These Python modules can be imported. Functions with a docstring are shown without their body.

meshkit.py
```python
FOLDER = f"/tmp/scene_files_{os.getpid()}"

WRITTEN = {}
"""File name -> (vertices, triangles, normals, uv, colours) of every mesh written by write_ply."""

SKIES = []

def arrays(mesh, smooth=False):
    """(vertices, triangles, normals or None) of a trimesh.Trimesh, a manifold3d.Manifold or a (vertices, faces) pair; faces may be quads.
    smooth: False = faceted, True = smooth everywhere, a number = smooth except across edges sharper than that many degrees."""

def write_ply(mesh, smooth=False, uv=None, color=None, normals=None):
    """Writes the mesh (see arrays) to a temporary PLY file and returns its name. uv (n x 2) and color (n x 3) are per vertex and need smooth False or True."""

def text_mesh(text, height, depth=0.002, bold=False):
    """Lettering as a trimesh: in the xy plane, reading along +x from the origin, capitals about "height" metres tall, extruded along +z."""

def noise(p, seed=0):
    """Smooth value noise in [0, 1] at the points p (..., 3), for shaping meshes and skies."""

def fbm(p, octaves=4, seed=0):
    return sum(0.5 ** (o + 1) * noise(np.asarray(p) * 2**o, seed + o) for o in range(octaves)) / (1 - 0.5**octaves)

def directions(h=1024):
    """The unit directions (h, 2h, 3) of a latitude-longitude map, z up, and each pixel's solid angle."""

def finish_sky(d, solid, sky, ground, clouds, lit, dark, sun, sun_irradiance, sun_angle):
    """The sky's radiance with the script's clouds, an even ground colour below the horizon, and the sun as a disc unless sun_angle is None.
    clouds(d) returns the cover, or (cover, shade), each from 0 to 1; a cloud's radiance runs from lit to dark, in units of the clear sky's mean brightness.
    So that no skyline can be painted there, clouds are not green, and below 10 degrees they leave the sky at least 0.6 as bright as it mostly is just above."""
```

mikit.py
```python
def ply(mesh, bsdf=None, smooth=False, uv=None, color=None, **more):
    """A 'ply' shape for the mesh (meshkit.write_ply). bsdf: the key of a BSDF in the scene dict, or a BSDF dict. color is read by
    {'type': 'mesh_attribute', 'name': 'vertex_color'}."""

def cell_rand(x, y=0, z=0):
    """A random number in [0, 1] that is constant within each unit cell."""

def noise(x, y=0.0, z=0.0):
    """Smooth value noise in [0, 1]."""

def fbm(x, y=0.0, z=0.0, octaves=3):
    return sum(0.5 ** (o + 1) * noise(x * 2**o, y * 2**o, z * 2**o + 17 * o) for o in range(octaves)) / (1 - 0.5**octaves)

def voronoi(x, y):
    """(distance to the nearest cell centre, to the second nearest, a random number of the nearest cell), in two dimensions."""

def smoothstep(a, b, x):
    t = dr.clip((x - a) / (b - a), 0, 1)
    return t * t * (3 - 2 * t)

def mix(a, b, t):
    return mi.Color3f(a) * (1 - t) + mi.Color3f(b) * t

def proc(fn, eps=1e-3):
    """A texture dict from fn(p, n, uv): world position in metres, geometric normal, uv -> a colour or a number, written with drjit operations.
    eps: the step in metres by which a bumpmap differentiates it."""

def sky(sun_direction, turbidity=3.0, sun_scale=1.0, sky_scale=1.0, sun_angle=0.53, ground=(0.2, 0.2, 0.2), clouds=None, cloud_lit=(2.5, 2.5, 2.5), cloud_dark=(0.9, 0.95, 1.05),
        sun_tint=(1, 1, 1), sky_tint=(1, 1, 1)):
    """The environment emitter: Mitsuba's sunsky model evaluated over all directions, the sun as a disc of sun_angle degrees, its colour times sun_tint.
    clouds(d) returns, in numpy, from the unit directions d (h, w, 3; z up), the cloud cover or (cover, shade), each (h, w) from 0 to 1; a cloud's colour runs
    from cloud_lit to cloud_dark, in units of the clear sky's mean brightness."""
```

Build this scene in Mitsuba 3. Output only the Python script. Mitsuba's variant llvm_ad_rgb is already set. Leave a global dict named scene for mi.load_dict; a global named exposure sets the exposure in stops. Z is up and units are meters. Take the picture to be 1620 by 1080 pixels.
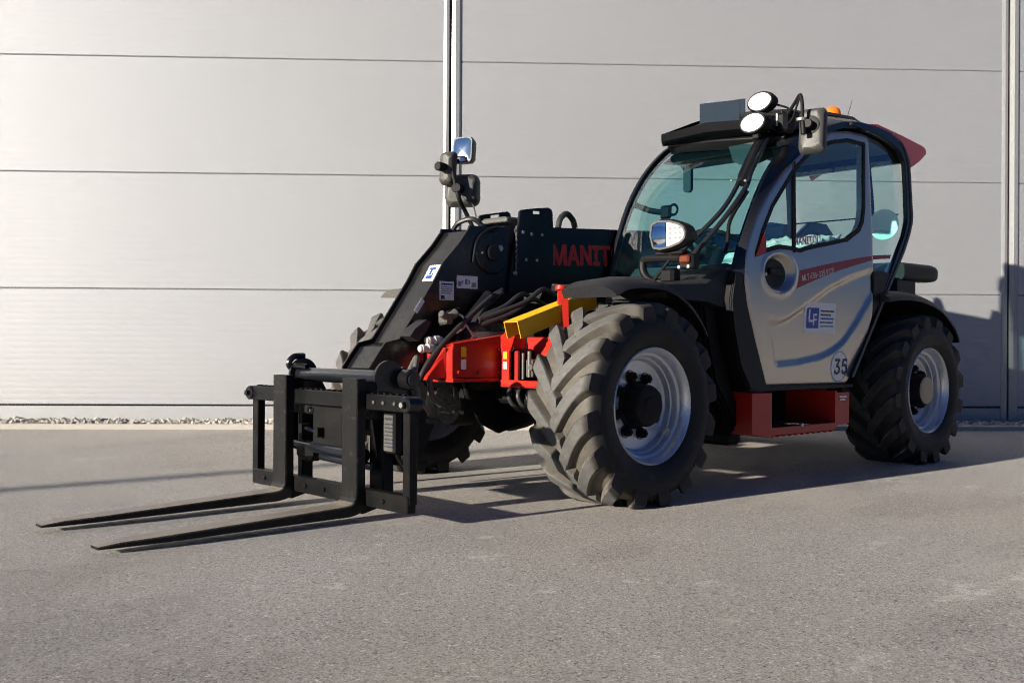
import math, random
import numpy as np
import drjit as dr
import trimesh
import manifold3d as m3
import mitsuba as mi
import shapely.geometry as sg
import mikit, meshkit
from mikit import noise, fbm, smoothstep, mix, voronoi, cell_rand

random.seed(7)
rng = np.random.default_rng(11)
T4 = mi.ScalarTransform4f
scene, labels = {}, {}

# ------------------------------------------------------------------ camera, sky, exposure
# metres; +x is the machine's forward direction, +y its own left, z up; the origin lies on the ground under the front axle
EYE = [3.8037, 4.1949, 0.7713]
FWD = np.array([-0.67388, -0.73884, 0.001196])
UP = [0.004822, -0.00278, 0.99998]
scene['camera'] = {
    'type': 'perspective', 'fov': 52.41, 'fov_axis': 'x', 'near_clip': 0.05, 'far_clip': 400.0,
    'to_world': T4().look_at(origin=EYE, target=(np.array(EYE) + FWD).tolist(), up=UP)}
SUN_ELEV, SUN_AZ = 12.7, -4.0
_e, _a = math.radians(SUN_ELEV), math.radians(SUN_AZ)
SUN = [math.cos(_e) * math.cos(_a), math.cos(_e) * math.sin(_a), math.sin(_e)]
scene['sky'] = mikit.sky(SUN, turbidity=2.2, sun_scale=1.0, sky_scale=0.165, sun_tint=(0.95, 1.33, 2.65), sky_tint=(0.36, 0.78, 1.95), ground=(0.2, 0.19, 0.18))
exposure = 2.93

# ------------------------------------------------------------------ materials
def rgb(c): return {'type': 'rgb', 'value': list(map(float, c))}
def mat(key, **k):
    d = {'type': 'principled'}
    for a, b in k.items(): d[a] = rgb(b) if isinstance(b, (tuple, list)) else b
    scene[key] = {'type': 'twosided', 'bsdf': d}
    return key

def asphalt_col(p, n, uv):
    g = noise(p.x * 210, p.y * 210, 3.0)
    g2 = noise(p.x * 125, p.y * 125, 8.0)
    g3 = noise(p.x * 330, p.y * 330, 1.0)
    big = fbm(p.x * 0.5, p.y * 0.5, 0.0, 4)
    mid = fbm(p.x * 2.7 + 9, p.y * 2.7, 4.0, 3)
    v = 0.258 + 0.17 * (g - 0.5) + 0.06 * (g2 - 0.5) + 0.15 * (g3 - 0.5) + 0.06 * (big - 0.5) + 0.04 * (mid - 0.5) - 0.03 * smoothstep(0.60, 0.75, fbm(p.x * 1.1 + 40, p.y * 3.1, 9.0, 3))
    v = v + 0.16 * smoothstep(0.80, 0.92, noise(p.x * 85, p.y * 85, 21.0)) * smoothstep(0.4, 0.7, g)
    v = v - 0.10 * smoothstep(0.80, 0.92, noise(p.x * 110 + 5, p.y * 110, 31.0))
    # pale lime and salt spots, a few hand-sized ones
    sp = smoothstep(0.80, 0.88, noise(p.x * 6.5, p.y * 6.5, 41.0)) * smoothstep(0.35, 0.75, fbm(p.x * 24, p.y * 24, 2.0, 3)) * smoothstep(0.45, 0.62, noise(p.x * 0.8 + 3, p.y * 0.8, 7.0))
    v = v + 0.10 * sp
    warm = mix((1.09, 0.99, 0.87), (1.04, 0.99, 0.935), fbm(p.x * 1.3, p.y * 1.3 + 30, 0.0, 2))
    return warm * dr.maximum(v, 0.03)
def asphalt_h(p, n, uv):
    return 0.0007 * noise(p.x * 190, p.y * 190, 3.0)
scene['asphalt'] = {'type': 'twosided', 'bsdf': {'type': 'bumpmap', 'nested_texture': mikit.proc(asphalt_h, 0.003), 'scale': 1.0,
                    'bsdf': {'type': 'principled', 'base_color': mikit.proc(asphalt_col), 'roughness': 0.8, 'specular': 0.4, 'sheen': 0.9}}}
def clad_col(p, n, uv):
    d = fbm(p.x * 0.9, p.y * 0.9, p.z * 0.5, 3)
    st = fbm(p.x * 9, p.y * 9, p.z * 0.6, 3)
    low = smoothstep(0.9, 0.1, p.z)
    v = 1.0 + 0.05 * (d - 0.5) + 0.015 * (st - 0.5)
    dirt = low * (0.05 + 0.16 * fbm(p.x * 6, p.y * 6, p.z * 3, 3))
    return mix((0.405, 0.413, 0.428), (0.29, 0.275, 0.25), dirt) * v
scene['cladding'] = {'type': 'twosided', 'bsdf': {'type': 'principled', 'base_color': mikit.proc(clad_col), 'metallic': 0.5, 'roughness': 0.56, 'specular': 0.4}}
mat('flashing', base_color=(0.34, 0.34, 0.34), metallic=0.45, roughness=0.42)
mat('gap_black', base_color=(0.045, 0.045, 0.045), roughness=0.8)
mat('concrete', base_color=(0.44, 0.41, 0.37), roughness=0.9)
mat('pebble_a', base_color=(0.42, 0.39, 0.34), roughness=0.85)
mat('soil', base_color=(0.16, 0.14, 0.12), roughness=0.95)

def tyre_col(p, n, uv):
    f = p.x * p.x + dr.square(p.z - 0.476)
    r = dr.square(p.x + 2.77) + dr.square(p.z - 0.476)
    rad = dr.sqrt(dr.minimum(f, r))
    tread = smoothstep(0.405, 0.445, rad) 
    top = smoothstep(0.478, 0.492, rad)
    d = fbm(p.x * 14, p.y * 14, p.z * 14, 4)
    dd = fbm(p.x * 55, p.y * 55, p.z * 55, 2)
    ay = dr.abs(dr.abs(p.y) - 0.84)
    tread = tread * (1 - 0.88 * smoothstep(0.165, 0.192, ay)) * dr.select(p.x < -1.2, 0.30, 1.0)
    dust = tread * (0.66 + 0.5 * (d - 0.5) + 0.25 * (dd - 0.5)) + (1 - tread) * (0.025 + 0.10 * smoothstep(0.55, 0.8, d))
    dust = dust * (0.92 + 0.14 * top)
    return mix((0.0055, 0.006, 0.0075), mix((0.150, 0.132, 0.107), (0.140, 0.134, 0.127), top), dr.clip(dust, 0, 1))
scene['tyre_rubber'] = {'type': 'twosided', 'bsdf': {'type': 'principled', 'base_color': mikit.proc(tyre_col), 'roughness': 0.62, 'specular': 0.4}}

def dusty(c, dust, amt, key, **k):
    def fn(p, n, uv):
        d = fbm(p.x * 7, p.y * 7, p.z * 7, 3)
        e = fbm(p.x * 40, p.y * 40, p.z * 40, 2)
        w = amt * smoothstep(0.35, 0.85, d) * (0.5 + e) + 0.5 * amt * dr.maximum(n.z, 0)
        return mix(c, dust, dr.clip(w, 0, 1))
    kk = {a: (rgb(b) if isinstance(b, (tuple, list)) else b) for a, b in k.items()}
    scene[key] = {'type': 'twosided', 'bsdf': {'type': 'principled', 'base_color': mikit.proc(fn), **kk}}
DUST = (0.30, 0.27, 0.22)
def fork_col(p, n, uv):
    d = fbm(p.x * 9, p.y * 30, p.z * 9, 3); e = fbm(p.x * 45, p.y * 45, p.z * 45, 2)
    worn = smoothstep(0.75, 0.97, n.z) * (0.55 + 0.6 * d) * smoothstep(0.16, 0.09, p.z)
    scr = 0.05 * smoothstep(0.62, 0.8, e) + 0.10 * smoothstep(0.66, 0.78, fbm(p.x * 3, p.y * 60, p.z * 7, 2)) * smoothstep(0.16, 0.08, p.z)
    c = mix((0.0045, 0.0045, 0.005), (0.27, 0.235, 0.195), dr.clip(worn + 0.02 * d, 0, 1))
    return c + mi.Color3f(0.5, 0.47, 0.42) * dr.clip(scr, 0, 0.3) * 0.5
scene['fork_blade'] = {'type': 'twosided', 'bsdf': {'type': 'principled', 'base_color': mikit.proc(fork_col), 'roughness': 0.45, 'specular': 0.25}}
dusty((0.0045, 0.0045, 0.006), DUST, 0.022, 'black_paint', roughness=0.26, specular=0.45, clearcoat=0.4, clearcoat_gloss=0.85)
dusty((0.0045, 0.0045, 0.005), DUST, 0.02, 'black_matt', roughness=0.6, specular=0.2)
dusty((0.004, 0.004, 0.0045), DUST, 0.02, 'fork_steel', roughness=0.42, specular=0.2)
mat('black_plastic', base_color=(0.006, 0.006, 0.007), roughness=0.5, specular=0.3)
mat('grey_plastic', base_color=(0.014, 0.014, 0.017), roughness=0.55)
mat('rubber', base_color=(0.005, 0.005, 0.0055), roughness=0.55, specular=0.25)
mat('gloss_black', base_color=(0.005, 0.006, 0.009), roughness=0.2, clearcoat=0.6)
mat('visor_black', base_color=(0.004, 0.004, 0.005), roughness=0.45, specular=0.15)
mat('door_silver', base_color=(0.50, 0.472, 0.432), metallic=0.80, roughness=0.27, clearcoat=0.6, clearcoat_gloss=0.9)
dusty((0.43, 0.016, 0.009), (0.36, 0.16, 0.10), 0.07, 'red_paint', roughness=0.38, specular=0.5)
mat('red_gloss', base_color=(0.85, 0.13, 0.12), roughness=0.25, clearcoat=0.6)
mat('red_decal', base_color=(0.30, 0.022, 0.02), roughness=0.35)
mat('red_letter', base_color=(0.85, 0.035, 0.03), roughness=0.45)
dusty((0.80, 0.42, 0.012), (0.5, 0.36, 0.15), 0.06, 'yellow_paint', roughness=0.4, specular=0.5)
mat('rim_paint', base_color=(0.60, 0.62, 0.66), roughness=0.30, metallic=0.55, clearcoat=0.3)
mat('hub_bronze', base_color=(0.42, 0.35, 0.23), roughness=0.6)
mat('chrome', base_color=(0.75, 0.75, 0.75), metallic=1.0, roughness=0.16)
mat('trim_grey', base_color=(0.12, 0.115, 0.105), metallic=0.3, roughness=0.4)
mat('seat_red', base_color=(0.8, 0.07, 0.06), roughness=0.5)
mat('mirror_glass', base_color=(0.9, 0.9, 0.9), metallic=1.0, roughness=0.02)
mat('bright_steel', base_color=(0.62, 0.61, 0.58), metallic=0.35, roughness=0.4)
mat('zinc', base_color=(0.55, 0.53, 0.48), metallic=0.8, roughness=0.35)
mat('mirror_shell', base_color=(0.055, 0.054, 0.05), roughness=0.5)
mat('plate_grey', base_color=(0.016, 0.026, 0.040), roughness=0.7, specular=0.1)
mat('amber', base_color=(0.75, 0.16, 0.01), roughness=0.2, clearcoat=0.8)
mat('amber_dark', base_color=(0.13, 0.024, 0.004), roughness=0.25, clearcoat=0.8)
mat('white_sticker', base_color=(0.78, 0.78, 0.78), roughness=0.45)
mat('blue_sticker', base_color=(0.015, 0.06, 0.33), roughness=0.45)
mat('ink', base_color=(0.02, 0.025, 0.05), roughness=0.5)
mat('grey_ink', base_color=(0.20, 0.22, 0.28), roughness=0.5)
mat('yellow_sticker', base_color=(0.85, 0.55, 0.02), roughness=0.45)
mat('lens_clear', base_color=(0.85, 0.86, 0.88), roughness=0.12, metallic=0.5)
mat('seat_fabric', base_color=(0.03, 0.03, 0.033), roughness=0.8)
mat('seat_film', base_color=(0.58, 0.55, 0.54), roughness=0.3, clearcoat=0.5)
mat('interior_grey', base_color=(0.03, 0.03, 0.032), roughness=0.7)
mat('headliner', base_color=(0.10, 0.10, 0.10), roughness=0.85)
mat('turquoise_sticker', base_color=(0.70, 0.80, 0.76), roughness=0.45)
mat('hose_rubber', base_color=(0.03, 0.03, 0.03), roughness=0.45)
mat('hose_grey', base_color=(0.10, 0.098, 0.09), roughness=0.5)
scene['glass'] = {'type': 'thindielectric', 'int_ior': 1.5, 'specular_transmittance': rgb((0.47, 0.83, 0.85))}
scene['glass_pale'] = {'type': 'thindielectric', 'int_ior': 1.5, 'specular_transmittance': rgb((0.80, 0.95, 0.91))}
scene['glass_door'] = {'type': 'thindielectric', 'int_ior': 1.5, 'specular_transmittance': rgb((0.76, 0.92, 0.88))}

# ------------------------------------------------------------------ mesh helpers
def cat(ms):
    ms = [m for m in ms if m is not None]
    return trimesh.util.concatenate([to_tm(m) for m in ms])
def to_tm(m):
    if isinstance(m, m3.Manifold):
        v, f, _ = meshkit.arrays(m)
        return trimesh.Trimesh(v, f, process=False)
    return m
def hull(pts): return m3.Manifold.hull_points(np.asarray(pts, float))
def box(x0, x1, y0, y1, z0, z1, b=0.006):
    b = min(b, 0.45 * min(x1 - x0, y1 - y0, z1 - z0))
    P = []
    for sx in (0, 1):
        for sy in (0, 1):
            for sz in (0, 1):
                c = np.array([(x0, x1)[sx], (y0, y1)[sy], (z0, z1)[sz]])
                d = np.array([1 - 2 * sx, 1 - 2 * sy, 1 - 2 * sz])
                for k in range(3):
                    e = np.ones(3) * b; e[k] = 0
                    P.append(c + d * e)
    return hull(P)
def frame_of(d):
    d = np.asarray(d, float); d = d / np.linalg.norm(d)
    a = np.array([0, 0, 1.0]) if abs(d[2]) < 0.9 else np.array([1.0, 0, 0])
    u = np.cross(a, d); u /= np.linalg.norm(u)
    return u, np.cross(d, u), d
def lathe(profile, o, d, n=28):
    """profile: list of (radius, along) revolved about the axis through o along d"""
    u, v, w = frame_of(d); o = np.asarray(o, float)
    t = np.linspace(0, 2 * np.pi, n, endpoint=False)
    rings = [o + r * (np.cos(t)[:, None] * u + np.sin(t)[:, None] * v) + a * w for r, a in profile]
    V = np.vstack(rings); F = []
    for i in range(len(profile) - 1):
        for j in range(n):
            a, b = i * n + j, i * n + (j + 1) % n
            F += [[a, b, b + n], [a, b + n, a + n]]
    return trimesh.Trimesh(V, F, process=False)
def cyl(p0, p1, r, r1=None, n=20, b=None):
    p0, p1 = np.asarray(p0, float), np.asarray(p1, float)
    L = np.linalg.norm(p1 - p0); r1 = r if r1 is None else r1
    b = min(0.15 * r, 0.1 * L) if b is None else b
    return lathe([(1e-4, 0), (r - b, 0), (r, b), (r1, L - b), (r1 - b, L), (1e-4, L)], p0, p1 - p0, n)
def spline(P, n=6):
    P = np.asarray(P, float)
    if len(P) < 3: return P
    Q = np.vstack([2 * P[0] - P[1], P, 2 * P[-1] - P[-2]]); out = []
    for i in range(1, len(Q) - 2):
        for t in np.linspace(0, 1, n, endpoint=False):
            a, b, c, d = Q[i - 1], Q[i], Q[i + 1], Q[i + 2]
            out.append(0.5 * (2 * b + (c - a) * t + (2 * a - 5 * b + 4 * c - d) * t * t + (3 * b - a - 3 * c + d) * t ** 3))
    return np.array(out + [P[-1]])
def sweep(path, sect, closed=True, up=None):
    """sect: (k,2) cross-section swept along path, parallel transported"""
    path, sect = np.asarray(path, float), np.asarray(sect, float)
    t = np.gradient(path, axis=0); t /= np.linalg.norm(t, axis=1, keepdims=True)
    if up is None: u = frame_of(t[0])[0]
    else:
        u = np.asarray(up, float); 
    V = []; k = len(sect)
    for i in range(len(path)):
        u = u - t[i] * (u @ t[i]); u = u / np.linalg.norm(u); v = np.cross(t[i], u)
        V.append(path[i] + sect[:, :1] * u + sect[:, 1:] * v)
        if up is not None: u = np.asarray(up, float)
    V = np.vstack(V); F = []
    for i in range(len(path) - 1):
        for j in range(k if closed else k - 1):
            a, b = i * k + j, i * k + (j + 1) % k
            F += [[a, b, b + k], [a, b + k, a + k]]
    if closed:
        e = (len(path) - 1) * k
        for j in range(1, k - 1): F += [[0, j + 1, j], [e, e + j, e + j + 1]]
    return trimesh.Trimesh(V, F, process=False)
def tube(path, r, n=10, s=6):
    t = np.linspace(0, 2 * np.pi, n, endpoint=False)
    return sweep(spline(path, s), np.c_[np.cos(t), np.sin(t)] * r)
def rrect(w, h, r, n=5):
    return np.array(sg.box(-w / 2 + r, -h / 2 + r, w / 2 - r, h / 2 - r).buffer(r, quad_segs=n).exterior.coords)[:-1]
def poly(pts, holes=()): return sg.Polygon(pts, [list(h) for h in holes]).buffer(0)
def extrude(pg, t):
    """shapely polygon in (a, b) -> Manifold of thickness t along c, from 0"""
    rings = []
    for g in (pg.geoms if hasattr(pg, 'geoms') else [pg]):
        rings.append(np.array(g.exterior.coords)[:-1]); rings += [np.array(i.coords)[:-1] for i in g.interiors]
    return m3.Manifold.extrude(m3.CrossSection(rings, m3.FillRule.EvenOdd), t)
def xz_prism(pts, y0, y1, b=0.0, holes=()):
    """polygon in x, z between y0 and y1, its edges chamfered by b"""
    pg = pts if hasattr(pts, 'exterior') else poly(pts, holes)
    def to(m, y): return m.warp_batch(lambda v: np.c_[v[:, 0], y1 - (v[:, 2]), v[:, 1]])
    if b <= 0: return to(extrude(pg, y1 - y0), 0)
    parts = []
    mid = extrude(pg, y1 - y0 - 2 * b).translate([0, 0, b])
    full = mid
    for k, f in ((0, 0.5),):
        full = full + extrude(pg.buffer(-b * 0.5, join_style=2), y1 - y0 - b).translate([0, 0, b / 2]) + extrude(pg.buffer(-b, join_style=2), y1 - y0)
    return to(full, 0)
def warp(m, fn): return m.warp_batch(fn)
def panel(pg, t, l, fn):
    """polygon (x, z) of thickness t refined to edge length l; fn(x, z, d) -> y, d from 0 (outer face) to t (inner face)"""
    m = extrude(pg, t).refine_to_length(l)
    return m.warp_batch(lambda v: np.c_[v[:, 0], fn(v[:, 0], v[:, 1], v[:, 2]), v[:, 1]])
def move(m, R=None, o=(0, 0, 0)):
    m = to_tm(m).copy()
    V = np.asarray(m.vertices)
    if R is not None: V = V @ np.asarray(R, float).T
    m.vertices = V + np.asarray(o, float)
    return m
def on_plane(m, o, ux, uy):
    """mesh drawn in xy placed with its x along ux, its y along uy"""
    ux, uy = np.asarray(ux, float), np.asarray(uy, float)
    ux = ux / np.linalg.norm(ux); uy = uy - ux * (uy @ ux); uy /= np.linalg.norm(uy)
    return move(m, np.c_[ux, uy, np.cross(ux, uy)], o)
def flat(pg, t=0.0012): return extrude(pg, t)

_n = {}
def uniq(key):
    _n[key] = _n.get(key, -1) + 1
    return key if _n[key] == 0 else f'{key}_{_n[key]:03d}'
def obj(name, mesh, m, parent=None, smooth=35, label=None, kind=None, **more):
    key = uniq(f'{parent}__{name}' if parent else name)
    scene[key] = mikit.ply(to_tm(mesh) if isinstance(mesh, m3.Manifold) else mesh, m, smooth=smooth, **more)
    if label or kind:
        labels[key] = {}
        if label: labels[key]['label'] = label
        if kind: labels[key]['kind'] = kind
    return key
def holder(name, parent=None):
    return uniq(f'{parent}__{name}' if parent else name)

# ------------------------------------------------------------------ the setting: ground, kerb, gravel
W0 = np.array([-2.3286, -2.5285, 0.0]); WD = np.array([-0.767975, 0.640480, 0.0]); WN = np.array([0.640480, 0.767975, 0.0])
RW = np.c_[WD, WN, [0, 0, 1.0]]            # wall frame: s along the facade, t out of it, z up
def wall(m): 
    m = move(m, RW, W0)
    m.faces = m.faces[:, ::-1]
    return m
KT = 0.50
def quad(pts):
    return trimesh.Trimesh(np.array(pts, float), [[0, 1, 2], [0, 2, 3]], process=False)
# the yard falls gently away from the hall
prof = [(70, 0.0), (2.6, 0.0), (2.2, 0.004), (1.7, 0.016), (1.2, 0.032), (0.8, 0.043), (KT - 0.004, 0.050)]
V = [[s_, t_, z_] for t_, z_ in prof for s_ in (-60, 60)]
F = [f for i in range(len(prof) - 1) for f in ([2 * i, 2 * i + 2, 2 * i + 3], [2 * i, 2 * i + 3, 2 * i + 1])]
obj('ground', move(trimesh.Trimesh(np.array(V, float), F, process=False), RW, W0), 'asphalt', smooth=True, label='sunlit pale grey asphalt yard in front of the hall', kind='structure')
obj('kerb', wall(box(-14, 14, KT - 0.085, KT, -0.1, 0.090, 0.006)), 'concrete', smooth=False, label='low pale concrete kerb along the gravel strip', kind='structure')
obj('terrain', move(quad([[-60, -40, 0.06], [60, -40, 0.06], [60, KT - 0.02, 0.06], [-60, KT - 0.02, 0.06]]), RW, W0), 'soil', smooth=False, label='bare soil under the gravel strip', kind='structure')
# loose stones between kerb and hall
ico = trimesh.creation.icosphere(subdivisions=1, radius=1.0)
st = []
N = 5200
S_ = rng.uniform(-8.5, 8.0, N); T_ = rng.uniform(0.02, KT - 0.10, N); 
for i in range(N):
    r = rng.uniform(0.010, 0.026)
    sc = r * rng.uniform(0.6, 1.25, 3)
    Q = np.linalg.qr(rng.normal(size=(3, 3)))[0]
    V = (ico.vertices * (1 + 0.18 * rng.normal(size=(len(ico.vertices), 1)))) * sc @ Q.T
    st.append(trimesh.Trimesh(V + [S_[i], T_[i], 0.062 + rng.uniform(0.0, 0.022) + 0.012 * (1 - T_[i] / 0.45)], ico.faces, process=False))
obj('gravel', move(trimesh.util.concatenate(st), RW, W0), 'pebble_a', smooth=False, label='strip of pale loose stones at the foot of the hall', kind='stuff')

# ------------------------------------------------------------------ the hall behind
hall = holder('industrial_hall')
labels[hall] = {'label': 'industrial hall with silver grey horizontal metal cladding panels', 'category': 'building'}
Z0, PH, POSTS = 0.2196, 0.9994, [-10.517, -5.534, -0.5515, 4.431, 9.414]
def rib_panel(s0, s1, z0, z1):
    """horizontal sandwich panel: micro-ribbed outer skin with turned-in long edges"""
    prof = [(z0, -0.06), (z0, -0.006), (z0 + 0.006, 0.0)]
    n = 20; p = (z1 - z0 - 0.012) / n
    for k in range(n):
        a = z0 + 0.006 + k * p
        prof += [(a + 0.40 * p, 0.0), (a + 0.62 * p, -0.0005), (a + 0.76 * p, -0.0005), (a + 0.98 * p, 0.0)]
    prof += [(z1 - 0.006, 0.0), (z1, -0.006), (z1, -0.06)]
    V, F = [], []
    for s in (s0, s1): V += [[s, t, z] for z, t in prof]
    k = len(prof)
    for i in range(k - 1): F += [[i, i + 1, i + 1 + k], [i, i + 1 + k, i + k]]
    return trimesh.Trimesh(V, F, process=False)
for b in range(len(POSTS) - 1):
    s0, s1 = POSTS[b] + 0.020, POSTS[b + 1] - 0.020
    for r in range(6):
        obj('wall_panel', wall(rib_panel(s0, s1, Z0 + r * PH + (0.004 if r == 0 else 0.0018), Z0 + (r + 1) * PH - 0.0018)), 'cladding', hall, smooth=False)
    obj('base_panel', wall(box(s0, s1, -0.07, -0.004, -0.15, Z0 - 0.009, 0.003)), 'cladding', hall, smooth=False, label='smooth low base panel under the ribbed panels')
obj('wall_core', wall(box(POSTS[0], POSTS[-1], -0.40, -0.045, -0.15, Z0 + 6 * PH, 0.01)), 'gap_black', hall, smooth=False, label='dark joints between the panels')
for ps in POSTS:
    top = Z0 + 6 * PH
    def strip(pr): return wall(m3.Manifold.extrude(m3.CrossSection([np.array(pr)], m3.FillRule.EvenOdd), top).translate([0, 0, 0.0]))
    obj('joint_flashing', strip([(ps - 0.060, -0.03), (ps - 0.010, -0.03), (ps - 0.010, 0.010), (ps - 0.034, 0.012), (ps - 0.058, 0.003)][::-1]), 'flashing', hall, smooth=False)
    obj('joint_flashing', strip([(ps + 0.010, -0.03), (ps + 0.096, -0.03), (ps + 0.096, 0.002), (ps + 0.080, 0.018), (ps + 0.046, 0.020), (ps + 0.012, 0.004)][::-1]), 'flashing', hall, smooth=False)
obj('roof', wall(box(POSTS[0], POSTS[-1], -12, 0.25, Z0 + 6 * PH, Z0 + 6 * PH + 0.3, 0.01)), 'flashing', hall, smooth=False)

# ================================================================== the telehandler
TH = holder('telehandler')
labels[TH] = {'label': 'black, silver and red telehandler with pallet forks lowered to the ground', 'category': 'telehandler'}

# ------------------------------------------------------------------ wheels
AX, WB, TR, ZC = 0.0, 2.77, 0.84, 0.476
RT, RB = 0.497, 0.452
def tyre_mesh(cx, cy, side, lead):
    # carcass: (y offset, radius)
    prof = [(-0.150, 0.262), (-0.165, 0.272), (-0.180, 0.285), (-0.193, 0.310), (-0.200, 0.345), (-0.201, 0.365), (-0.199, 0.369), (-0.198, 0.386), (-0.192, 0.410), (-0.178, 0.433),
            (-0.150, 0.446), (-0.09, 0.452), (0.0, 0.455)]
    prof = prof + [(-a, b) for a, b in prof[-2::-1]]
    m = lathe([(r, a) for a, r in prof], (0, 0, 0), (0, 1, 0), 96)
    parts = [m]
    nl = 16
    for sd in (-1, 1):
        for k in range(nl):
            th0 = 2 * np.pi * (k + (0.5 if sd > 0 else 0.0)) / nl
            secs = []
            for u in np.linspace(0, 1, 11):
                y = -0.022 + 0.216 * u
                a = th0 + lead * math.radians(27) * (0.55 * u + 0.45 * math.sin(u * math.pi / 2))          # the middle of the chevron leads
                wtop = 0.036 - 0.004 * u
                wbot = wtop + 0.016
                rt = RT - 0.002
                rb = RB - 0.022
                if u > 0.85:
                    rt = np.interp(u, [0.85, 1.0], [RT - 0.003, RT - 0.026]); rb = np.interp(u, [0.85, 1.0], [0.43, 0.395])
                # the band runs across and around: widths measured along the circumference
                s = 1.25
                sec = []
                for w, r in ((-wbot, rb), (-wtop - 0.004, rt - 0.009), (-wtop + 0.005, rt), (wtop - 0.005, rt), (wtop + 0.004, rt - 0.009), (wbot, rb)):
                    aa = a + s * w / RT
                    sec.append([r * math.cos(aa), sd * y, r * math.sin(aa)])
                secs.append(sec)
            V = np.array(secs).reshape(-1, 3); F = []
            n = len(secs); q = 6
            for i in range(n - 1):
                for j in range(q - 1):
                    a_, b_ = i * q + j, i * q + j + 1
                    F += [[a_, b_, b_ + q], [a_, b_ + q, a_ + q]]
            e = (n - 1) * q
            for j in range(1, q - 1): F += [[0, j + 1, j], [e, e + j, e + j + 1]]
            lug = trimesh.Trimesh(V, F, process=False)
            trimesh.repair.fix_normals(lug) if False else None
            parts.append(lug)
    m = trimesh.util.concatenate(parts)
    V = m.vertices + np.array([cx, cy, ZC])
    lowz = V[:, 2] < 0.003
    V[lowz, 2] = 0.003
    # the loaded sidewall bulges a little near the ground
    bul = np.clip(1 - V[:, 2] / 0.22, 0, 1)
    V[:, 1] += np.sign(V[:, 1] - cy) * bul * 0.018 * np.clip(np.abs(V[:, 1] - cy) / 0.18, 0, 1)
    m.vertices = V
    return m
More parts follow.
